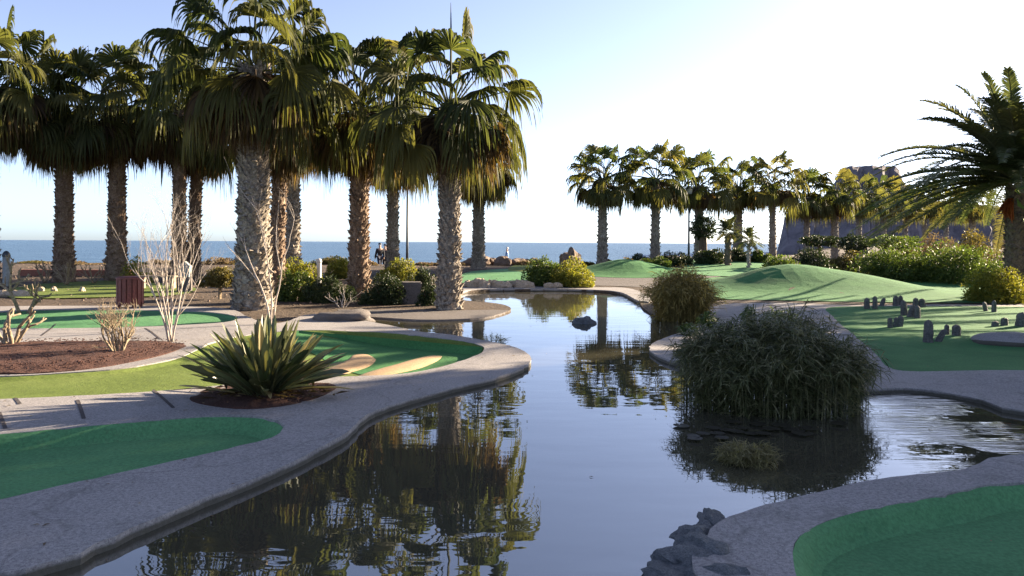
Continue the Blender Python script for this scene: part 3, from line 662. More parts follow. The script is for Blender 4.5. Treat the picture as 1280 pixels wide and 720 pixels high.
def shrub(label, px0, px1, ytop, D, mat, n=2600, size=0.09, group=None, name='shrub', depth=None, blobs=14, width=0.5, stems=5, cat='shrub', y_base=None, lift=0.0, stem_mat='brown_bark', seed=None, stem_r=0.02, top_mat=None):
    rng = np.random.default_rng(seed or int(px0 * 7 + D * 13 + ytop))
    px = (px0 + px1) / 2; x, y = X(px, D), D; z0 = hgz(x, y)
    if y_base is not None: z0 = zat(px, y_base, D)
    rx = (px1 - px0) / 2 / FPX * D * 1.16; rz = (zat(px, ytop, D) - z0); ry = depth or rx * 0.8
    root = empty(name, (x, y, z0), label, cat, group)
    n = int(n * 1.35); p, d = crown_points(rng, n, rx, ry, (rz - lift) * 0.95, blobs); p[:, 2] += lift
    fo = MB(); leaves(fo, rng, p, d, size, width)
    fo.build('foliage', mat, root)
    st = MB()
    for i in range(stems):
        a = rng.uniform(0, 2 * PI); q = np.array([math.cos(a) * rx * 0.55, math.sin(a) * ry * 0.55, lift + (rz - lift) * rng.uniform(0.45, 0.75)])
        b0 = np.array([math.cos(a), math.sin(a), 0]) * (0.03 if lift else 0.12 * rx)
        tube(st, [b0, b0 * 1.3 + np.array([0, 0, q[2] * 0.5]), q], [stem_r, stem_r * 0.8, stem_r * 0.3], 5)
    st.build('stem', stem_mat, root)
    return root
GS = 'shrubs under the palms'
shrub('round olive-brown bush on a short stem left of the thickest palm', 250, 302, 330, 21, 'olive_leaf', 3800, 0.08, GS, lift=0.35, stem_r=0.03, stem_mat='dry_bark')
shrub('yellow-green bush right of the bare forked stems', 346, 394, 334, 20.5, 'green_leaf', 3600, 0.08, GS)
shrub('black-green clipped bush left of the palm rising between shrubs', 384, 440, 344, 20.2, 'dark_leaf', 4600, 0.07, GS, blobs=22)
shrub('black-green clipped bush right of the palm rising between shrubs', 452, 506, 341, 19.6, 'dark_leaf', 4600, 0.07, GS, blobs=22)
shrub('dark bush half behind the waterside palm, above the grey block', 507, 550, 330, 21, 'dark_leaf', 3600, 0.07, GS)
shrub('small dark bush touching the foot of the waterside palm', 522, 549, 354, 19.2, 'dark_leaf', 2200, 0.06, GS)
shrub('sunlit yellow bush behind the pale round post', 405, 442, 320, 30, 'lime_leaf', 2400, 0.1, GS)
shrub('sunlit yellow bush in front of the two walkers', 476, 522, 321, 29, 'lime_leaf', 2600, 0.1, GS)
shrub('sunlit yellow-green bush around the slim trunk behind the bare stems', 338, 398, 318, 27, 'lime_leaf', 2800, 0.1, GS)
shrub('thin yellow-green bush right of the trunk behind the bin', 156, 186, 312, 27.5, 'lime_leaf', 1200, 0.1, GS)
GC = 'bushes on the far shore beside the pale rocks'
shrub('dark green round bush right of the row of pale rocks', 657, 708, 320, 27.5, 'green_leaf', 5200, 0.09, GC, blobs=20)
shrub('yellow-green bush below the brown boulder', 690, 744, 322, 27, 'lime_leaf', 4200, 0.09, GC, blobs=18)
GF = 'shrubs along the far row of palms'
for (a, b_, yt, D, mt, lb) in [
    (784, 813, 316, 37, 'dark_leaf', 'dark shrub left of the second palm of the far row'),
    (803, 838, 317, 36, 'green_leaf', 'mid green shrub at the foot of the second palm of the far row'),
    (824, 862, 309, 38, 'dark_leaf', 'tall dark shrub left of the thin lamp pole on the far shore'),
    (866, 904, 309, 38, 'dark_leaf', 'dark shrub right of the clipped tree trunk'),
    (900, 940, 308, 39, 'dark_leaf', 'dark shrub under the stubby palms'),
    (938, 964, 311, 39, 'green_leaf', 'low green shrub right of the pale thin palm trunk'),
    (940, 1002, 319, 32, 'green_leaf', 'broad lit shrub on the left shoulder of the humped mound'),
    (980, 1042, 312, 34, 'dark_leaf', 'dark leafy shrub behind the crest of the humped mound'),
    (1034, 1082, 310, 35, 'olive_leaf', 'olive shrub behind the right slope of the humped mound'),
    (750, 775, 325, 38, 'olive_leaf', 'low olive shrub at the foot of the first palm of the far row')]:
    shrub(lb, a, b_, yt, D, mt, 2600, 0.11, GF)
shrub('little shrub with orange and yellow blooms left of the dark shrubs', 774, 790, 321, 36, 'yellow_bloom', 500, 0.08, GF)
GH = 'clipped hedges behind the humped mound'
shrub('left lower section of hedge behind the humped mound', 1072, 1168, 306, 30.5, 'green_leaf', 9000, 0.10, GH, 'hedge', 1.4, 34, cat='hedge')
shrub('right taller section of hedge, dark below and yellow on top', 1140, 1256, 302, 29.5, 'green_leaf', 11000, 0.10, GH, 'hedge', 1.4, 38, cat='hedge')
shrub('round yellow-topped bush at the foot of the date palm', 1213, 1284, 331, 21.3, 'lime_leaf', 6500, 0.075, None, blobs=20)
shrub('low dark hedge bush on the right edge behind the date palm', 1255, 1330, 318, 24.5, 'green_leaf', 5000, 0.09, None, blobs=20)
def lollipop(label, px0, px1, y0, y1, D, mat, group, n=1800, flat=False, r=0.1):
    rng = np.random.default_rng(int(px0)); px = (px0 + px1) / 2; x, y = X(px, D), D; zb = hgz(x, y)
    root = empty('clipped_tree', (x, y, zb), label, 'tree', group)
    zc = zat(px, (y0 + y1) / 2, D) - zb; rx = (px1 - px0) / 2 / FPX * D; rz = (y1 - y0) / 2 / FPX * D
    d = rng.normal(0, 1, (n, 3)); d /= np.linalg.norm(d, axis=1)[:, None]
    lump = 1 + 0.22 * np.sin(5 * d[:, 0] + 2) * np.sin(6 * d[:, 1]) + 0.15 * np.sin(9 * d[:, 2] + 4 * d[:, 0])
    p = d * (rng.uniform(0.3, 1, n) ** 0.35 * lump)[:, None] * np.array([rx, rx, rz]) + np.array([0, 0, zc])
    fo = MB(); leaves(fo, rng, p, d, 0.12, 0.55); fo.build('crown', mat, root)
    st = MB(); tube(st, [(0, 0, -0.05), (0.02, 0, zc * 0.5), (0, 0, zc)], [r * 1.2, r, r * 0.8], 8)
    for k in range(4):
        a = k * 1.7; tube(st, [(0, 0, zc - rz * 0.9), (math.cos(a) * rx * 0.6, math.sin(a) * rx * 0.6, zc)], [r * 0.5, r * 0.2], 5)
    st.build('trunk', 'brown_bark', root)
GT = 'clipped trees on the far shore'
lollipop('ball-shaped clipped tree before the far row of palms', 863, 894, 271, 300, 39, 'dark_leaf', GT, 2200, r=0.2)
lollipop('flat-topped clipped tree on a thin trunk below the left end of the hill', 1001, 1047, 295, 308, 37, 'dark_leaf', GT)
lollipop('dark rounded clipped tree right of the pale palm trunk', 1050, 1086, 294, 317, 36, 'dark_leaf', GT)
lollipop('wide clipped tree just above the left section of hedge', 1084, 1150, 295, 312, 37, 'green_leaf', GT, 2600)
GD = 'dry shrubs along the sea edge'
rng = np.random.default_rng(5)
dry = [(20, 60, 326), (58, 105, 326), (100, 140, 330), (180, 215, 324), (205, 240, 326), (250, 300, 322), (292, 330, 326), (396, 432, 317), (430, 468, 326), (515, 552, 327), (548, 580, 326), (640, 668, 325), (716, 745, 326), (745, 775, 328)]
dl = ['dry brown shrub right of the grey post at far left', 'dry brown shrub behind the leftmost trunk', 'dry brown shrub behind the terracotta wall', 'dry brown shrub behind the bench', 'dry brown shrub behind the two close trunks', 'dry tawny shrub above the round olive-brown bush', 'dry shrub showing just left of the thickest trunk', 'tall dry brown shrub right of the pale round post', 'dry shrub behind the palm rising between shrubs', 'dry shrub right of the dark lamp pole', 'dry shrub behind the waterside palm', 'dry grey shrub between the blue walker and the round bush', 'dry shrub right of the brown boulder', 'dry shrub left of the flowering shrub']
for (a, b_, yt), lb in zip(dry, dl): shrub(lb, a, b_, yt, 39 + 2 * rng.random(), 'dry_leaf' if rng.random() < 0.7 else 'olive_leaf', 1300, 0.12, GD, 'dry_shrub', stems=6, stem_mat='dry_bark')

for (a, b_, yt, D, mt, lb) in [(1140, 1200, 284, 42, 'dry_leaf', 'dry tawny bush above the hedge, left one of three'), (1190, 1245, 276, 44, 'olive_leaf', 'olive bush above the hedge beside the date palm trunk'), (1235, 1300, 280, 40, 'dry_leaf', 'dry tawny bush behind the date palm trunk'), (1100, 1150, 296, 44, 'olive_leaf', 'low olive bush above the left end of the hedge')]:
    shrub(lb, a, b_, yt, D, mt, 2600, 0.14, 'tawny bushes above the hedge')
# reeds
def reed_clump(label, px0, px1, ytop, ybase, D, mat, stems, per, ll, lw, seed, name='reed_clump', zbase=0.11, droop=0.5, depth=0.8, cat='reeds', stem_mat=None, inner=0.55):
    rng = np.random.default_rng(seed); px = (px0 + px1) / 2; x, y = X(px, D), D
    W = (px1 - px0) / 2 / FPX * D; H = zat(px, ytop, D) - zbase
    root = empty(name, (x, y, zbase), label, cat)
    st, lf = MB(), MB()
    for i in range(stems):
        a = rng.uniform(0, 2 * PI); rr = math.sqrt(rng.uniform(0, 1)); b0 = np.array([math.cos(a) * rr * W * inner, math.sin(a) * rr * W * depth * inner, -0.1])
        f = rng.uniform(0.55, 1.0); out = rng.uniform(0.75, 1.0)
        top = np.array([math.cos(a) * rr * W * 0.93 * out + rng.normal(0, 0.08 * W), math.sin(a) * rr * W * depth + rng.normal(0, 0.05 * W), H * (0.95 - 0.50 * rr ** 2.2) * (0.45 + 0.55 * f) + (0.15 * H if rng.random() < 0.08 else 0) + 0.10 * H * math.sin(3 * a + seed) * rr])
        t = np.linspace(0, 1, 6)[:, None]; P = b0 + (top - b0) * t; P[:, 2] += H * 0.22 * np.sin(PI * t[:, 0]) ; P[:, :2] = b0[:2] + (top[:2] - b0[:2]) * t ** 1.7
        tube(st, P, np.linspace(lw * 0.45, lw * 0.2, 6), 3, False)
        u = rng.uniform(0.02 if rr > 0.5 else 0.25, 1.0, per) ** (0.85 if rr > 0.5 else 0.7); C = np.column_stack([np.interp(u, t[:, 0], P[:, k]) for k in range(3)])
        d = rng.normal(0, 1, (per, 3)); d[:, 2] = d[:, 2] * 0.5 + 0.25; d += 0.5 * np.array([math.cos(a), math.sin(a), 0]) * rr; d /= np.linalg.norm(d, axis=1)[:, None]
        s_ = np.cross(d, np.array([0, 0, 1.0]) + rng.normal(0, 0.4, (per, 3))); s_ /= np.linalg.norm(s_, axis=1)[:, None]
        L = ll * rng.uniform(0.55, 1.25, per)[:, None]; g = np.array([0, 0, -1.0])
        p1 = C + d * L * 0.5 + g * L * 0.08; p2 = C + d * L * 0.95 + g * L * droop
        w = s_ * lw * 0.5
        V = np.stack([C - w * 0.5, C + w * 0.5, p1 + w, p1 - w, p2], 1); idx = np.arange(per * 5).reshape(per, 5)
        lf.add(V.reshape(-1, 3), idx[:, [0, 1, 2, 3]], idx[:, [3, 2, 4]])
    st.build('stalk', stem_mat or mat, root); lf.build('foliage', mat, root)
    return root
reed_clump('big dark reed clump standing in the pond on the right', 822, 1112, 384, 535, 7.9, 'reed_leaf', 1000, 34, 0.16, 0.009, 81, inner=0.78, droop=0.35)
reed_clump('golden sunlit reed clump on the far side of the pond', 795, 910, 331, 405, 16.4, 'gold_reed', 420, 16, 0.26, 0.016, 82, droop=0.4)
reed_clump('small olive grass tuft in the water by the concrete rim', 890, 985, 552, 622, 5.75, 'weed_leaf', 200, 9, 0.10, 0.006, 83, 'grass_tuft', droop=0.3, cat='grass tuft')
reed_clump('thin pale weeds on the rim beside the wet rocks', 872, 942, 628, 648, 5.0, 'weed_leaf', 50, 6, 0.06, 0.005, 84, 'grass_tuft', droop=0.2, cat='grass tuft', zbase=0.08)
reed_clump('pale grass on the outer rim of the green bowl by the inlet', 588, 642, 414, 432, 12.6, 'weed_leaf', 50, 6, 0.10, 0.008, 85, 'grass_tuft', droop=0.2, cat='grass tuft', zbase=0.05)
for i, (a, b_, yt, D, lb) in enumerate([(868, 900, 388, 14.2, 'leafy weed on the grey bank left of the big reed clump top'), (925, 950, 380, 15.0, 'leafy weed on the grey bank above the big reed clump'), (955, 1000, 384, 13.5, 'broader leafy weed at the left edge of the stone green'), (846, 876, 402, 13.4, 'leafy weed on the bank below the golden reed clump')]):
    reed_clump(lb, a, b_, yt, 0, D, 'green_leaf', 26, 10, 0.13, 0.03, 90 + i, 'weed_plant', zbase=0.17, cat='weed')

# sword-leaved plant
rng = np.random.default_rng(31)
cx, cy = at(333, 496); root = empty('sword_leaf_plant', (cx, cy, zr + 0.04), 'broad clump of sword-shaped leaves between the left greens', 'plant')
lf = MB()
for i in range(230):
    u = (i + 0.5) / 230; az = i * 2.39996 + rng.normal(0, 0.3); el = R(80 - 58 * u ** 0.9) + rng.normal(0, 0.15)
    L = rng.uniform(0.5, 0.92); w = rng.uniform(0.018, 0.046)
    d = np.array([math.cos(az) * math.cos(el), math.sin(az) * math.cos(el), math.sin(el)]); s_ = np.array([-math.sin(az), math.cos(az), 0]); s_ = s_ * math.cos(0.5 * rng.normal()) + np.cross(d, s_) * math.sin(0.4 * rng.normal())
    nn = np.cross(d, s_); t = np.array([0, 0.25, 0.5, 0.75, 0.9, 1.0]); wd = np.array([0.4, 0.6, 0.95, 1.0, 0.66, 0.02]) * w
    P = np.array([math.cos(az), math.sin(az), 0]) * 0.2 * rng.uniform(0, 1) + d * L * t[:, None]; P[:, 2] -= rng.uniform(0.02, 0.2) * L * t ** 2.2
    P[:, 2] = np.maximum(P[:, 2], 0.0)
    V = np.stack([P - s_ * wd[:, None] + nn * (wd * 0.35)[:, None], P, P + s_ * wd[:, None] + nn * (wd * 0.35)[:, None]], 1)
    idx = np.arange(18).reshape(6, 3)
    q = np.vstack([np.stack([idx[:-1, j], idx[:-1, j + 1], idx[1:, j + 1], idx[1:, j]], -1) for j in (0, 1)])
    lf.add(V.reshape(-1, 3), q, None, 0.9 if (u > 0.9 and rng.random() < 0.5) or rng.random() < 0.04 else max(0, rng.normal(0.08, 0.12)))
lf.build('foliage', 'sword_leaf', root)
lt = MB()
for i in range(90):
    a = rng.uniform(0, 2 * PI); r_ = rng.uniform(0.15, 0.62); p = np.array([math.cos(a) * r_ * 1.2, math.sin(a) * r_ * 0.6 - 0.05, 0.0 + rng.uniform(0, 0.02)]); b_ = rng.uniform(0, 2 * PI); L = rng.uniform(0.08, 0.24)
    d = np.array([math.cos(b_), math.sin(b_), rng.uniform(0, 0.25)]); s_ = np.array([-math.sin(b_), math.cos(b_), 0.1]) * 0.018
    lt.add([p, p + d * L * 0.5 - s_ + np.array([0, 0, 0.015]), p + d * L, p + d * L * 0.5 + s_ + np.array([0, 0, 0.015])], [[0, 1, 2, 3]])
o = lt.build('leaf_litter', 'dead_leaf'); o.location = (cx, cy, zr + 0.05); tag(o, 'dry fallen leaves around the sword-leaved plant', 'litter', kind='stuff')

# bare shrubs
def bare(label, px, D, zb, H, W, seed, mat, stems=6, levels=3, r=0.02, fan=0.35, kids=3, group='leafless shrubs on the left', knob=False, fork=0.35):
    rng = np.random.default_rng(seed); root = empty('bare_shrub', (X(px, D), D, zb), label, 'shrub', group); mb = MB()
    def grow(p, d, L, rad, lv):
        n = 5; P = [p]; dd = d.copy()
        for k in range(n):
            dd = dd + rng.normal(0, 0.10, 3) + np.array([0, 0, 0.05]); dd /= np.linalg.norm(dd); P.append(P[-1] + dd * L / n)
        P = np.array(P); tube(mb, P, np.linspace(rad, rad * (0.8 if knob else 0.55), n + 1), 6 if rad > 0.008 else 4)
        if lv > 0:
            for k in range(kids):
                i = n if k == 0 else rng.integers(2, n + 1)
                nd = dd + rng.normal(0, fork, 3); nd /= np.linalg.norm(nd)
                grow(P[i], nd, L * rng.uniform(0.45, 0.75), rad * (0.7 if knob else 0.5), lv - 1)
    for i in range(stems):
        a = i * 2 * PI / stems + rng.uniform(0, 0.6); f = fan * rng.uniform(0.5, 1.2)
        d = np.array([math.cos(a) * f, math.sin(a) * f, 1.0]); d /= np.linalg.norm(d)
        grow(np.array([math.cos(a) * r * 1.5, math.sin(a) * r * 1.5, -0.05]), d, H * rng.uniform(0.42, 0.6), r * rng.uniform(0.7, 1.1), levels)
    mb.build('branch', mat, root, True)
bare('tall leafless shrub with pale upright stems in front of the two close trunks', 214, 12.0, 0.2, 1.9, 1.0, 101, 'pale_bark', 8, 4, 0.018, 0.17, 3, fork=0.25)
bare('slender forked bare stems in front of the thickest palm', 340, 14.6, 0.17, 2.3, 0.6, 102, 'pale_bark', 3, 3, 0.022, 0.12, 2, fork=0.2)
bare('squat twiggy leafless shrub in the middle of the gravel bed', 148, 10.6, 0.2, 0.72, 0.5, 103, 'dry_bark', 9, 3, 0.022, 0.55, 4, fork=0.5)
bare('leafless shrub with thick pruned limbs at the left end of the gravel bed', 14, 11.3, 0.2, 0.75, 0.4, 104, 'dry_bark', 5, 2, 0.035, 0.6, 2, knob=True, fork=0.55)
bare('leafless pruned shrub on a single stem below the grey post', 30, 17.0, 0.15, 0.95, 0.4, 105, 'dry_bark', 2, 3, 0.05, 0.35, 3, knob=True, fork=0.6)
bare('small leafless shrub left of the leftmost trunk, before the terracotta wall', 57, 27, 0.3, 0.75, 0.4, 106, 'dry_bark', 4, 2, 0.03, 0.6, 3, knob=True)
bare('small leafless shrub at the foot of the leftmost trunk', 83, 26, 0.3, 0.7, 0.4, 107, 'dry_bark', 4, 2, 0.03, 0.6, 3, knob=True)
bare('small leafless shrub right of the terracotta wall', 117, 27, 0.3, 0.75, 0.4, 108, 'dry_bark', 4, 2, 0.03, 0.6, 3, knob=True)
bare('grey leafless twigs leaning at the foot of the palm rising between shrubs', 428, 18.6, 0.15, 0.6, 0.4, 109, 'pale_bark', 4, 2, 0.018, 0.8, 3)

# ------------------------------------------------------------------ rocks and stones
def rock_mesh(seed, mat, sub=3, rough=0.28, flat=1.0, smooth=False):
    bm = bmesh.new(); bmesh.ops.create_icosphere(bm, subdivisions=sub, radius=1.0); off = Vector((seed * 3.7, seed * 1.3, seed * 2.1))
    for v in bm.verts:
        n = v.co.normalized(); k = 1 + rough * noise.noise(n * 1.3 + off) * 1.6 + rough * 0.5 * noise.noise(n * 3.5 + off)
        if not smooth: k = min(k, 0.78 + 0.35 * abs(noise.cell(n * 1.8 + off)) + 0.2)
        v.co = n * k; v.co.z *= flat
    me = bpy.data.meshes.new('rock'); bm.to_mesh(me); bm.free(); me.materials.append(MATS[mat])
    return me
def rock(name, label, x, y, z, s, seed, mat, group=None, rz=0.0, sub=3, rough=0.3, cat='rock', smooth=False):
    me = rock_mesh(seed, mat, sub, rough, 1.0, smooth)
    if smooth:
        for p in me.polygons: p.use_smooth = True
    o = bpy.data.objects.new(name, me); COL.objects.link(o); o.location = (x, y, z); o.scale = s; o.rotation_euler = (0.1 * math.sin(seed), 0.1 * math.cos(seed), rz)
    return tag(o, label, cat, group)
rng = np.random.default_rng(77)
names = ['first from the left', 'second from the left', 'third from the left', 'fourth from the left', 'fifth from the left', 'sixth from the left', 'seventh from the left', 'eighth from the left', 'ninth from the left', 'tenth from the left', 'eleventh from the left', 'last on the right']
for i in range(12):
    px = 586 + i * 6.6; D = 26.6 + rng.uniform(-0.3, 0.4); sz = rng.uniform(0.14, 0.26)
    rock('shore_rock', 'pale rock in the row on the far shore, ' + names[i], X(px, D), D, 0.24, (sz * 1.2, sz, sz * rng.uniform(0.8, 1.3)), 10 + i, 'rock_pale', 'pale rocks along the far shore', rng.uniform(0, 6), rough=0.4)
for i, (px, py, lb) in enumerate([(686, 357, 'left'), (697, 355, 'right')]): 
    rock('shore_rock', f'small white rock below the yellow-green bush, {lb} one of the pair', X(px, 26.3), 26.3, 0.25, (0.16, 0.12, 0.14), 30 + i, 'rock_pale', 'small white rocks below the bushes')
rock('boulder', 'brown boulder rising behind the yellow-green bush', X(712, 30), 30, 0.9, (0.42, 0.36, 0.58), 41, 'rock_brown', rough=0.45, cat='boulder')
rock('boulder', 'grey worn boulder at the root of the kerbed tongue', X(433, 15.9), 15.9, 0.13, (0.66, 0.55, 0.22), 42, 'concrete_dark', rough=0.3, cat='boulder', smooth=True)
rock('boulder', 'pale grey lump at the right end of the stone green', X(1272, 13.4), 13.4, 0.02, (0.75, 0.55, 0.2), 43, 'concrete', rough=0.12, cat='boulder', smooth=True)
rock('boulder', 'dark rock breaking the water before the golden reed clump', X(731, 15.6), 15.6, 0.12, (0.2, 0.16, 0.15), 44, 'rock_dark', rough=0.45, cat='rock')
rock('boulder', 'dark wet rock just breaking the rippled water at right', X(1160, 5.7), 5.7, 0.06, (0.2, 0.08, 0.05), 45, 'rock_dark', rough=0.4, cat='rock')
wet = [(862, 700, 0.22, 0.2, 0.075, 'largest front one of the wet dark rocks at the pond rim'), (896, 690, 0.2, 0.22, 0.085, 'rounded wet dark rock against the concrete rim'), (878, 664, 0.2, 0.13, 0.065, 'flat wet dark rock behind the largest one'), (897, 651, 0.2, 0.09, 0.06, 'thin wet dark slab, farthest of the rim rocks'), (850, 722, 0.19, 0.15, 0.065, 'wet dark rock cut by the bottom of the photo'), (902, 722, 0.2, 0.18, 0.085, 'wet dark rock at the bottom, touching the rim')]
for i, (px, py, sx_, sy_, sz_, lb) in enumerate(wet):
    x, y = at(px, py, 0.13); rock('rim_rock', lb, x, y, 0.09, (sx_, sy_, sz_), 50 + i, 'rock_dark', 'wet dark rocks at the lower right rim', 0.5 * i, 4, 0.35)
cst = [(588, 'right of the waterside palm'), (606, 'behind the distant golden palm'), (618, 'left of the blue walker'), (628, 'just left of the blue walker'), (648, 'right of the blue walker'), (664, 'behind the round dark bush'), (140, 'behind the sunlit trunk by the bin'), (308, 'left of the thickest trunk')]
for i, (px, lb) in enumerate(cst):
    D = 40.5 + 0.5 * (i % 3); rock('coast_rock', 'brown coast rock ' + lb, X(px, D), D, hgz(X(px, D), D) + 0.05, (0.5 + 0.1 * (i % 3), 0.4, 0.32 + 0.08 * (i % 2)), 60 + i, 'rock_brown', 'brown rocks along the sea edge', i, rough=0.4)
for i, (px, lb) in enumerate([(5, 'cut by the left edge'), (18, 'middle one'), (30, 'right one')]):
    rock('shore_rock', 'pale low rock under the grey post, ' + lb, X(px, 21.5), 21.5, 0.2, (0.28, 0.22, 0.15), 80 + i, 'rock_pale', 'pale rocks at far left')
for i, (px, py, lb) in enumerate([(52, 372, 'left'), (68, 366, 'middle'), (103, 367, 'right')]):
    D = 23.5; rock('golf_stone', f'small pale obstacle stone on the far left green, {lb} one of three', X(px, D), D, hgz(X(px, D), D) + 0.05, (0.09, 0.09, 0.11), 90 + i, 'rock_pale', 'obstacle stones on the far left green')

# standing stones on the right green
def standing(label, px, py, w, h, seed, lean=0.0):
    D = (CAM_Z - 0.03) * FPX / (py - hor(px)); rng = np.random.default_rng(seed); k = 10; n = 12
    W = w / FPX * D; H = h / FPX * D; mb = MB(); V = []
    t = np.linspace(0, 1, n)
    for i, u in enumerate(t):
        top = math.sqrt(max(0.0, 1 - max(0, (u - 0.72) / 0.28) ** 2.2)) if u > 0.72 else 1.0
        for j in range(k):
            a = j * 2 * PI / k; c, s_ = math.cos(a), math.sin(a)
            rr = (abs(c) ** 3 + abs(s_) ** 3) ** (-1 / 3)
            nz = 1 + 0.12 * noise.noise(Vector((c * 2 + seed, s_ * 2, u * 4)))
            V.append([c * rr * W / 2 * (1 - 0.18 * u) * max(top, 0.06) * nz + lean * H * u, s_ * rr * W / 2 * 0.7 * max(top, 0.06) * nz, u * H - 0.02])
    q = [[i * k + j, i * k + (j + 1) % k, (i + 1) * k + (j + 1) % k, (i + 1) * k + j] for i in range(n - 1) for j in range(k)]
    V.append([lean * H, 0, H - 0.015]); ti = len(V) - 1
    mb.add(V, q, [[(n - 1) * k + j, (n - 1) * k + (j + 1) % k, ti] for j in range(k)])
    x, y = X(px, D), D; o = mb.build('standing_stone', 'stone_slate'); o.location = (x, y, hgz(x, y) + 0.01); o.rotation_euler = (0, 0, rng.uniform(-0.5, 0.5))
    tag(o, label, 'stone', 'dark standing stones on the right green')
for i, (px, py, w, h, ln, lb) in enumerate([
    (1084, 393, 7, 15, 0, 'farthest left standing stone at the back of the green'), (1094, 393, 7, 17, 0, 'second standing stone from the left at the back'), (1102, 389, 6, 11, 0.3, 'small tilted stone right of the back pair'),
    (1120, 389, 7, 14, 0, 'left stone of the close pair at the back of the green'), (1126, 388, 6, 13, 0, 'right stone of the close pair at the back of the green'),
    (1113, 412, 7, 14, 0, 'left stone of the front trio near the big reed clump'), (1119, 411, 6, 13, 0.2, 'leaning middle stone of the front trio near the big reed clump'), (1125, 411, 8, 15, 0.1, 'right stone of the front trio near the big reed clump'),
    (1131, 400, 9, 20, -0.1, 'tallest stone in the huddle at the middle of the green'), (1138, 402, 9, 16, 0.25, 'leaning stone in the huddle at the middle of the green'), (1147, 403, 8, 17, 0, 'right front stone in the huddle at the middle of the green'), (1145, 391, 7, 13, 0, 'left stone at the back of the huddle'), (1153, 391, 8, 12, 0, 'right stone at the back of the huddle'),
    (1161, 428, 12, 30, 0.0, 'tallest lone standing stone at the front of the green'), (1172, 427, 9, 18, 0.5, 'slab leaning on the tallest lone stone'),
    (1184, 419, 7, 14, 0, 'small upright left of the last front pair'), (1196, 420, 12, 15, 0, 'broad stone at the right of the front group'),
    (1233, 396, 6, 13, -0.3, 'tilted stone below the yellow-topped bush'), (1243, 397, 7, 16, 0, 'upright stone below the yellow-topped bush'),
    (1244, 411, 9, 8, 0.1, 'low stone left of the pale grey lump'), (1256, 410, 10, 11, 0, 'squat stone behind the pale grey lump'), (1277, 411, 14, 19, 0.1, 'wide stone cut by the right edge')]):
    standing(lb, px, py, w, h, 200 + i, ln)
# flat slab that the front stones stand on
# ------------------------------------------------------------------ lily pads, floating leaf
rng = np.random.default_rng(9)
pads = [(853, 535), (868, 548), (880, 545), (893, 538), (898, 545), (910, 541), (918, 531), (922, 543), (928, 539), (940, 546), (948, 534), (955, 546), (965, 540), (978, 536), (990, 541), (1004, 546), (1012, 540), (870, 553), (903, 552), (1050, 534)]
pl_lab = ['leftmost lily pad, apart from the rest', 'small pad in the lower left of the pads', 'pad next to the lower left one', 'upper pad at the left of the pads', 'pad below the upper left one', 'pad left of centre', 'topmost pad close under the reeds', 'pad under the topmost one', 'pad beside the topmost one', 'lower middle pad', 'upper middle pad under the reeds', 'pad right of the lower middle one', 'narrow pad in the middle right', 'upper pad at the right', 'pad between the curled pad and the middle', 'large curled pad at the right end', 'pad overlapping the large curled pad', 'lowest pad at the left', 'lowest pad at centre left', 'single pad far right, apart from the rest']
for i, ((px, py), lb) in enumerate(zip(pads, pl_lab)):
    x, y = at(px, py, 0.1); r_ = rng.uniform(0.045, 0.08) * (1.35 if i == 15 else 1); k = 14; a0 = rng.uniform(0, 6); mb = MB()
    a = a0 + np.linspace(0.12, 2 * PI - 0.12, k); cu = rng.uniform(0.0, 0.004, k) * (0.5 + np.cos(a - a0 * 2)) 
    V = np.vstack([[0, 0, 0.004], np.column_stack([np.cos(a) * r_ * 0.6, np.sin(a) * r_ * 0.6, np.full(k, 0.006)]), np.column_stack([np.cos(a) * r_, np.sin(a) * r_, 0.008 + np.maximum(0, cu)])])
    mb.add(V, [[1 + j, 1 + k + j, 2 + k + j, 2 + j] for j in range(k - 1)], [[0, 1 + j, 2 + j] for j in range(k - 1)])
    o = mb.build('lily_pad', 'lily_leaf'); o.location = (x, y, 0.114 + 0.0008 * i); tag(o, 'brown lily pad by the reeds: ' + lb, 'lily pad', 'lily pads before the big reed clump')
mb = MB(); mb.add([(-0.05, 0, 0.006), (0, -0.025, 0.014), (0.06, 0.0, 0.03), (0.0, 0.028, 0.02)], [[0, 1, 2, 3]]); o = mb.build('fallen_leaf', 'dead_leaf'); o.location = (*at(640, 514, 0.11), 0.113); tag(o, 'single dark leaf floating in the middle of the pond', 'leaf')

# ------------------------------------------------------------------ furniture
# slatted bin
D = 18.2; x = X(163, D); root = empty('litter_bin', (x, D, 0.06), 'dark red slatted wooden bin between the left greens', 'bin')
r_, h0, h1 = 0.285, 0.18, 0.78
for i in range(16):
    a = i * 2 * PI / 16; mb = MB(); box(mb, (math.cos(a) * r_, math.sin(a) * r_, (h0 + h1) / 2), (0.022, 0.096, h1 - h0), a, 0.005); mb.build('slat', 'bin_wood', root)
mb = MB(); tube(mb, [(0, 0, h0 + 0.02), (0, 0, h1 - 0.05)], r_ - 0.02, 16); mb.build('liner', 'bin_wood', root)
mb = MB(); tube(mb, [(0, 0, h1 + 0.0), (0, 0, h1 + 0.035), (0, 0, h1 + 0.06)], [r_ + 0.03, r_ + 0.03, r_ - 0.06], 20); mb.build('lid', 'bin_wood', root)
for i in range(4):
    a = PI / 4 + i * PI / 2; mb = MB(); box(mb, (math.cos(a) * 0.24, math.sin(a) * 0.24, 0.1), (0.07, 0.07, 0.24), a, 0.006); mb.build('leg', 'bin_wood', root)
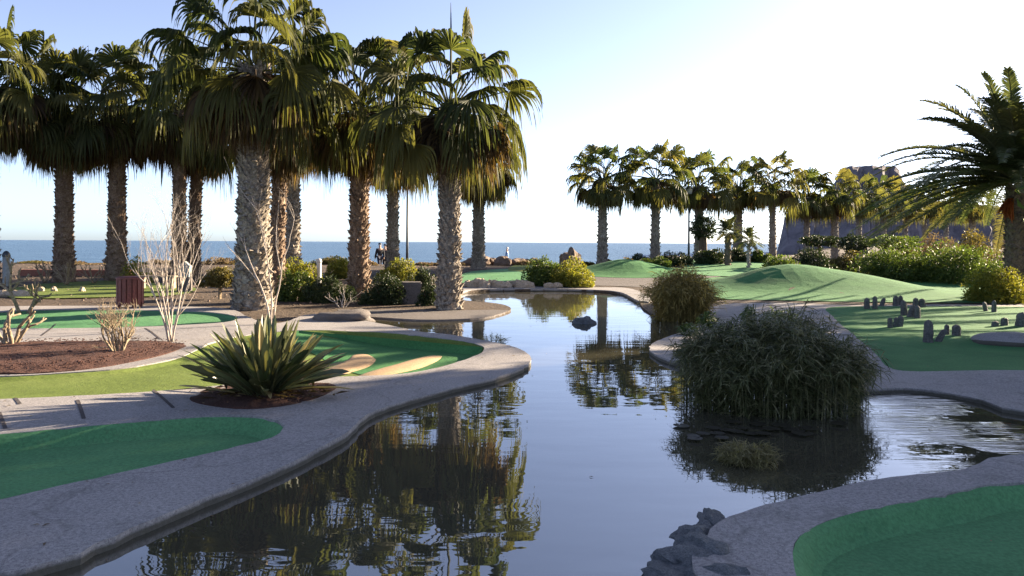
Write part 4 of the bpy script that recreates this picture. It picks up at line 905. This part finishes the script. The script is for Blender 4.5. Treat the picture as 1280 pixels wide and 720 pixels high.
# grey post
D = 26; x = X(8, D); zb = hgz(x, D); root = empty('post', (x, D, zb), 'thick grey round-topped post at the left edge', 'post')
mb = MB(); tube(mb, [(0, 0, -0.05), (0, 0, 0.05), (0, 0, 1.0)], [0.13, 0.115, 0.11], 14); mb.build('shaft', 'grey_paint', root, True)
mb = MB(); tube(mb, [(0, 0, 1.0), (0, 0, 1.03), (0, 0, 1.1), (0, 0, 1.17), (0, 0, 1.2)], [0.125, 0.13, 0.115, 0.07, 0.01], 14); mb.build('cap', 'pole_metal', root, True)
# white post
D = 27; x = X(399, D); zb = hgz(x, D); root = empty('bollard_light', (x, D, zb), 'short white round-topped post among the yellow bushes', 'bollard')
zt = zat(399, 323, D) - zb
mb = MB(); tube(mb, [(0, 0, -0.05), (0, 0, zt - 0.14)], 0.085, 14); mb.build('shaft', 'white_paint', root)
mb = MB(); tube(mb, [(0, 0, zt - 0.14), (0, 0, zt - 0.12), (0, 0, zt - 0.04), (0, 0, zt)], [0.095, 0.1, 0.085, 0.02], 14); mb.build('cap', 'white_paint', root, True)
# lamp posts
def lamp(label, px, D, ytop, r):
    x = X(px, D); zb = hgz(x, D); H = zat(px, ytop, D) - zb
    root = empty('lamp_post', (x, D, zb), label, 'lamp post', 'thin dark lamp posts by the sea')
    mb = MB(); tube(mb, [(0, 0, -0.1), (0, 0, H * 0.25), (0, 0, H)], [r * 1.25, r, r * 0.75], 10); mb.build('pole', 'pole_metal', root, True)
    mb = MB(); tube(mb, [(0, 0, -0.02), (0, 0, 0.25), (0, 0, 0.3)], [r * 2, r * 2, r * 1.2], 10); mb.build('base', 'pole_metal', root)
    mb = MB(); tube(mb, [(0, 0, H), (0, 0, H + 0.04), (0, 0, H + 0.3)], [0.1, 0.16, 0.19], 12); mb.build('lens', 'lens', root)
    mb = MB(); tube(mb, [(0, 0, H + 0.3), (0, 0, H + 0.34), (0, 0, H + 0.44)], [0.24, 0.22, 0.05], 12); mb.build('hood', 'pole_metal', root)
lamp('thin dark lamp post left of the waterside palm, its head hidden in fronds', 509, 38, 222, 0.06)
lamp('thin dark lamp post in the far row of palms left of the clipped ball tree', 861, 41, 243, 0.055)
# grey upright stone by the two close trunks
D = 24; x = X(231, D); mb = MB(); zb = hgz(x, D)
box(mb, (0, 0, 0.22), (0.42, 0.3, 0.5), 0.2, 0.05); o = mb.build('marker_base', 'concrete_dark')
root = empty('stone_marker', (x, D, zb), 'pale grey pointed marker stone by the two close trunks', 'marker'); o.parent = root
mb = MB(); V = [(-0.17, -0.1, 0.46), (0.17, -0.1, 0.46), (0.2, -0.09, 0.8), (0.02, -0.08, 0.95), (-0.17, -0.09, 0.82)]; V = V + [(a, -b_, c) for a, b_, c in V]
mb.add(V, [[0, 5, 6, 1], [1, 6, 7, 2], [2, 7, 8, 3], [3, 8, 9, 4], [4, 9, 5, 0]], [[0, 1, 2], [0, 2, 3], [0, 3, 4], [5, 7, 6], [5, 8, 7], [5, 9, 8]]); mb.build('marker_head', 'grey_paint', root)
# bench of two rails
D = 25; x = X(196, D); zb = hgz(x, D); root = empty('bench', (x, D, zb), 'low weathered wooden bench of bars right of the slatted bin', 'bench')
for z in (0.42, 0.62):
    mb = MB(); box(mb, (0, 0.16 if z > 0.5 else 0.0, z), (1.25, 0.05 if z > 0.5 else 0.34, 0.13 if z > 0.5 else 0.05), 0, 0.008); mb.build('backrest' if z > 0.5 else 'seat', 'bench_wood', root)
for sx_ in (-0.5, 0.5):
    mb = MB(); box(mb, (sx_, 0.08, 0.2), (0.08, 0.3, 0.42), 0, 0.008); mb.build('leg', 'bench_wood', root)
    mb = MB(); box(mb, (sx_, 0.2, 0.5), (0.06, 0.03, 0.36), 0, 0.004); mb.build('bracket', 'bench_wood', root)
# terracotta wall
D = 30.5; mb = MB(); box(mb, (X(95, D), D, 0.33), (4.4, 0.3, 0.5), 0, 0.02); o = mb.build('low_wall', 'terracotta'); tag(o, 'low terracotta coloured wall behind the far left green', 'wall')
# grey block between the dark shrubs
D = 19.8; x = X(514, D); mb = MB(); box(mb, (0, 0, 0.26), (0.56, 0.5, 0.6), 0.12, 0.03); o = mb.build('stone_block', 'concrete_dark'); o.location = (x, D, hgz(x, D)); tag(o, 'grey concrete block between the dark bushes by the waterside palm', 'block')

# ------------------------------------------------------------------ litter and gravel
rng = np.random.default_rng(123)
def scatter(name, mat, n, pick, size, label, cat, stone=False):
    mb = MB()
    for _ in range(n):
        x, y, z = pick(); L = size * rng.uniform(0.5, 1.5); a = rng.uniform(0, 2 * PI); c, s_ = math.cos(a), math.sin(a)
        if stone:
            h = L * rng.uniform(0.4, 0.8); q = np.array([[1, 0, 0], [0, 0.8, 0], [-1, 0, 0], [0, -0.8, 0], [0.15, 0.1, 1]]) * np.array([L, L, h])
            q = np.column_stack([q[:, 0] * c - q[:, 1] * s_, q[:, 0] * s_ + q[:, 1] * c, q[:, 2]]) + [x, y, z]
            mb.add(q, None, [[0, 1, 4], [1, 2, 4], [2, 3, 4], [3, 0, 4]])
        else:
            q = np.array([[-1, 0, 0.05], [0, 0.35, 0.25], [1, 0, 0.1], [0, -0.35, 0.25]]) * L
            q = np.column_stack([q[:, 0] * c - q[:, 1] * s_, q[:, 0] * s_ + q[:, 1] * c, q[:, 2]]) + [x, y, z + 0.002]
            mb.add(q, [[0, 1, 2, 3]])
    return tag(mb.build(name, mat), label, cat, kind='stuff')
def pick_from(x0, x1, y0, y1, ok, zf, n):
    P = np.zeros((0, 2))
    while len(P) < n:
        Q = np.column_stack([rng.uniform(x0, x1, 4 * n), rng.uniform(y0, y1, 4 * n)]); P = np.vstack([P, Q[ok(Q)]])
    it = iter(np.column_stack([P[:n], np.asarray(zf(P[:n, 0], P[:n, 1])) + np.zeros(n)]))
    return lambda: next(it)
A_ = np.asarray
scatter('gravel', 'rock_brown', 1800, pick_from(-24, 1.5, 18.5, 40, lambda Q: ~inside(Q, pond) & ~inside(Q, isl), lambda x, y: hg(x, y) + 0.008, 1800), 0.045, 'loose brown stones on the soil under the palms', 'gravel', True)
scatter('gravel', 'mulch', 1500, pick_from(-9, -3.6, 8.5, 12.5, lambda Q: inside(Q, bed), lambda x, y: zr + 0.055 + 0 * x, 1500), 0.018, 'red-brown gravel grains on the planting bed', 'gravel', True)
scatter('leaf_litter', 'dry_leaf', 160, pick_from(-6, 0.2, 3, 14, lambda Q: inside(Q, path_left) & ~inside(Q, g_near_left) & ~inside(Q, g_strip) & ~inside(Q, g_oval), lambda x, y: zp(x, y) + 0.002, 160), 0.022, 'scattered dry leaf scraps on the left path', 'litter')
scatter('leaf_litter', 'dry_leaf', 90, pick_from(0.9, 12, 1.5, 19, lambda Q: (inside(Q, g_low) & (dist_to(Q, A_(g_low)) > 0.2)) | inside(Q, g_right), lambda x, y: np.maximum(0.034, hg(x, y) + 0.014), 90), 0.02, 'scattered dry leaf scraps on the right greens', 'litter')

scatter('pond_debris', 'dry_leaf', 110, pick_from(-3, 6, 3.5, 17, lambda Q: inside(Q, pond), lambda x, y: WL + 0.001 + 0 * x, 110), 0.014, 'small leaf scraps drifting on the pond', 'litter')
# ------------------------------------------------------------------ walkers
def skin_mesh(joints, edges, radii, sub=2):
    me = bpy.data.meshes.new('walker_body'); me.from_pydata(joints, edges, []); ob = bpy.data.objects.new('walker_tmp', me); COL.objects.link(ob)
    mod = ob.modifiers.new('skin', 'SKIN'); mod.use_smooth_shade = True
    for v, r_ in zip(me.skin_vertices[0].data, radii): v.radius = (r_, r_) if np.isscalar(r_) else r_
    me.skin_vertices[0].data[0].use_root = True
    ms_ = ob.modifiers.new('sub', 'SUBSURF'); ms_.levels = sub; ms_.render_levels = sub
    dg = bpy.context.evaluated_depsgraph_get(); out = bpy.data.meshes.new_from_object(ob.evaluated_get(dg))
    bpy.data.objects.remove(ob); bpy.data.meshes.remove(me)
    return out
def person(label, px, D, H, top, legs, hair, rz, group=None, stride=0.16):
    x = X(px, D); zb = hgz(x, D); root = empty('person', (x, D, zb), label, 'person', group); s_ = H / 1.75; root.scale = (s_, s_, s_); root.rotation_euler = (0, 0, rz)
    J = [(0, 0, 0.95), (0, 0, 1.15), (0, 0, 1.38), (0, 0, 1.5), (0, 0.01, 1.58), (0, 0.02, 1.68)]; E = [(0, 1), (1, 2), (2, 3), (3, 4), (4, 5)]; rad = [(0.15, 0.1), (0.13, 0.09), (0.15, 0.1), 0.055, 0.075, 0.085]
    arm, leg = [], []
    for sg in (-1, 1):
        b0 = len(J); f = stride * sg
        J += [(sg * 0.1, 0, 0.9), (sg * 0.1, f * 0.7, 0.5), (sg * 0.1, f * 1.2 - 0.02, 0.08), (sg * 0.1, f * 1.2 + 0.13, 0.04)]; rad += [0.09, 0.06, 0.045, 0.035]; E += [(0, b0), (b0, b0 + 1), (b0 + 1, b0 + 2), (b0 + 2, b0 + 3)]; leg.append(b0)
        b1 = len(J); J += [(sg * 0.19, 0, 1.4), (sg * 0.23, -f * 0.4, 1.12), (sg * 0.22, -f * 0.9 + 0.06, 0.88), (sg * 0.22, -f + 0.08, 0.78)]; rad += [0.06, 0.045, 0.036, 0.03]; E += [(2, b1), (b1, b1 + 1), (b1 + 1, b1 + 2), (b1 + 2, b1 + 3)]; arm.append(b1)
    def mk(name, me, mat):
        me.materials.clear(); me.materials.append(MATS[mat]); me.name = name; o = bpy.data.objects.new(name, me); COL.objects.link(o); o.parent = root; return o
    mk('body', skin_mesh(J, E, rad), 'skin')
    def sub(ids, ed, grow): 
        mp = {i: k for k, i in enumerate(ids)}
        rr = [rad[i] if not np.isscalar(rad[i]) else (rad[i], rad[i]) for i in ids]
        return skin_mesh([J[i] for i in ids], [(mp[a], mp[b_]) for a, b_ in ed], [(a + grow, b_ + grow) for a, b_ in rr])
    A, B = arm; mk('jacket', sub([0, 1, 2, A, A + 1, A + 2, B, B + 1, B + 2], [(0, 1), (1, 2), (2, A), (A, A + 1), (A + 1, A + 2), (2, B), (B, B + 1), (B + 1, B + 2)], 0.025), top)
    A, B = leg; mk('trousers', sub([0, A, A + 1, A + 2, B, B + 1, B + 2], [(0, A), (A, A + 1), (A + 1, A + 2), (0, B), (B, B + 1), (B + 1, B + 2)], 0.02), legs)
    bm = bmesh.new(); bmesh.ops.create_uvsphere(bm, u_segments=14, v_segments=10, radius=0.115)
    bmesh.ops.delete(bm, geom=[v for v in bm.verts if v.co.z < -0.03 or (v.co.y > 0.05 and v.co.z < 0.05)], context='VERTS')
    for v in bm.verts: v.co += Vector((0, 0.01, 1.69))
    me = bpy.data.meshes.new('hair'); bm.to_mesh(me); bm.free(); mk('hair', me, hair)
    return root
person('walker in dark clothes at the sea edge, left one of the close pair', 475, 47, 1.76, 'black_cloth', 'navy_cloth', 'hair_dark', 0.6, 'people walking at the sea edge')
person('walker in dark clothes at the sea edge, right one of the close pair', 481.5, 47.4, 1.70, 'navy_cloth', 'black_cloth', 'hair_dark', 0.4, 'people walking at the sea edge')
person('lone person in a blue jacket at the sea edge', 634, 52, 1.68, 'blue_cloth', 'grey_cloth', 'hair_grey', 1.4, 'people walking at the sea edge', 0.08)

# ------------------------------------------------------------------ rocky hill
prof = [(972, 318), (975, 300), (979, 284), (984, 270), (992, 266), (1008, 262), (1022, 252), (1036, 238), (1046, 226), (1052, 211), (1058, 208), (1090, 207), (1122, 208), (1127, 222), (1133, 240), (1150, 249), (1200, 254), (1300, 262), (1420, 280), (1600, 300)]
Dm = 340.0; mb = MB(); nx = 150; pxs = np.linspace(972, 1600, nx); pys = np.interp(pxs, [p[0] for p in prof], [p[1] for p in prof])
rowsV = []
dep = [(-30, 0.0), (-26, 0.25), (-16, 0.5), (-11, 0.66), (-4, 0.95), (0, 1.0), (30, 1.0), (80, 0.9), (120, 0.0)]
for (dy, k) in dep:
    for px, py in zip(pxs, pys):
        zt = zat(px, py, Dm) ; n_ = noise.noise(Vector((px * 0.05, dy * 0.06, 3.0))); n2_ = noise.noise(Vector((px * 0.15, dy * 0.2, 7.0)))
        xx = X(px, Dm + dy); rowsV.append((xx, Dm + dy + 7 * n_ + 3 * n2_ if dy < 0 else Dm + dy, -3.5 + (zt + 3.5) * k + (0.6 * n2_ if k > 0.05 else 0)))
idx = np.arange(len(dep) * nx).reshape(len(dep), nx)
q = np.stack([idx[:-1, :-1], idx[:-1, 1:], idx[1:, 1:], idx[1:, :-1]], -1).reshape(-1, 4)
mb.add(rowsV, q); tag(mb.build('hill', 'mesa_rock'), 'flat-topped rocky hill behind the far row of palms', 'hill', kind='structure')

# ------------------------------------------------------------------ trees right of the picture that shade the foreground
def shade_tree(label, x, y, H, W, seed):
    rng = np.random.default_rng(seed); zb = hgz(x, y); root = empty('shade_tree', (x, y, zb), label, 'tree', 'trees beyond the right edge')
    p, d = crown_points(rng, 14000, W, W, H * 0.72, 36, sz=(0.25, 0.45)); p[:, 2] += H * 0.22
    fo = MB(); leaves(fo, rng, p, d, 0.3, 0.55); fo.build('crown', 'green_leaf', root)
    st = MB(); tube(st, [(0, 0, -0.1), (0.05, 0, H * 0.3), (0, 0.1, H * 0.6)], [0.24, 0.18, 0.1], 8)
    for k in range(7):
        a = k * 0.95; tube(st, [(0, 0, H * 0.28), (math.cos(a) * W * 0.35, math.sin(a) * W * 0.35, H * 0.5), (math.cos(a) * W * 0.65, math.sin(a) * W * 0.65, H * 0.66)], [0.1, 0.06, 0.02], 6)
    st.build('trunk', 'brown_bark', root)
SH = [(13.9, 15.8, 9.6, 2.5), (15.9, 12.6, 9.8, 2.5), (17.3, 10.0, 9.6, 2.5), (18.8, 7.0, 9.4, 2.5), (18.0, 15.4, 10.4, 2.8), (19.8, 12.0, 10.4, 2.8)]
for i, (x, y, H, W) in enumerate(SH): shade_tree(f'bushy shade tree outside the right edge of the photo, {["beside the date palm", "second towards the camera", "third towards the camera", "nearest the camera", "taller one in the back line", "lower one in the back line"][i]}', x, y, H, W, 300 + i)
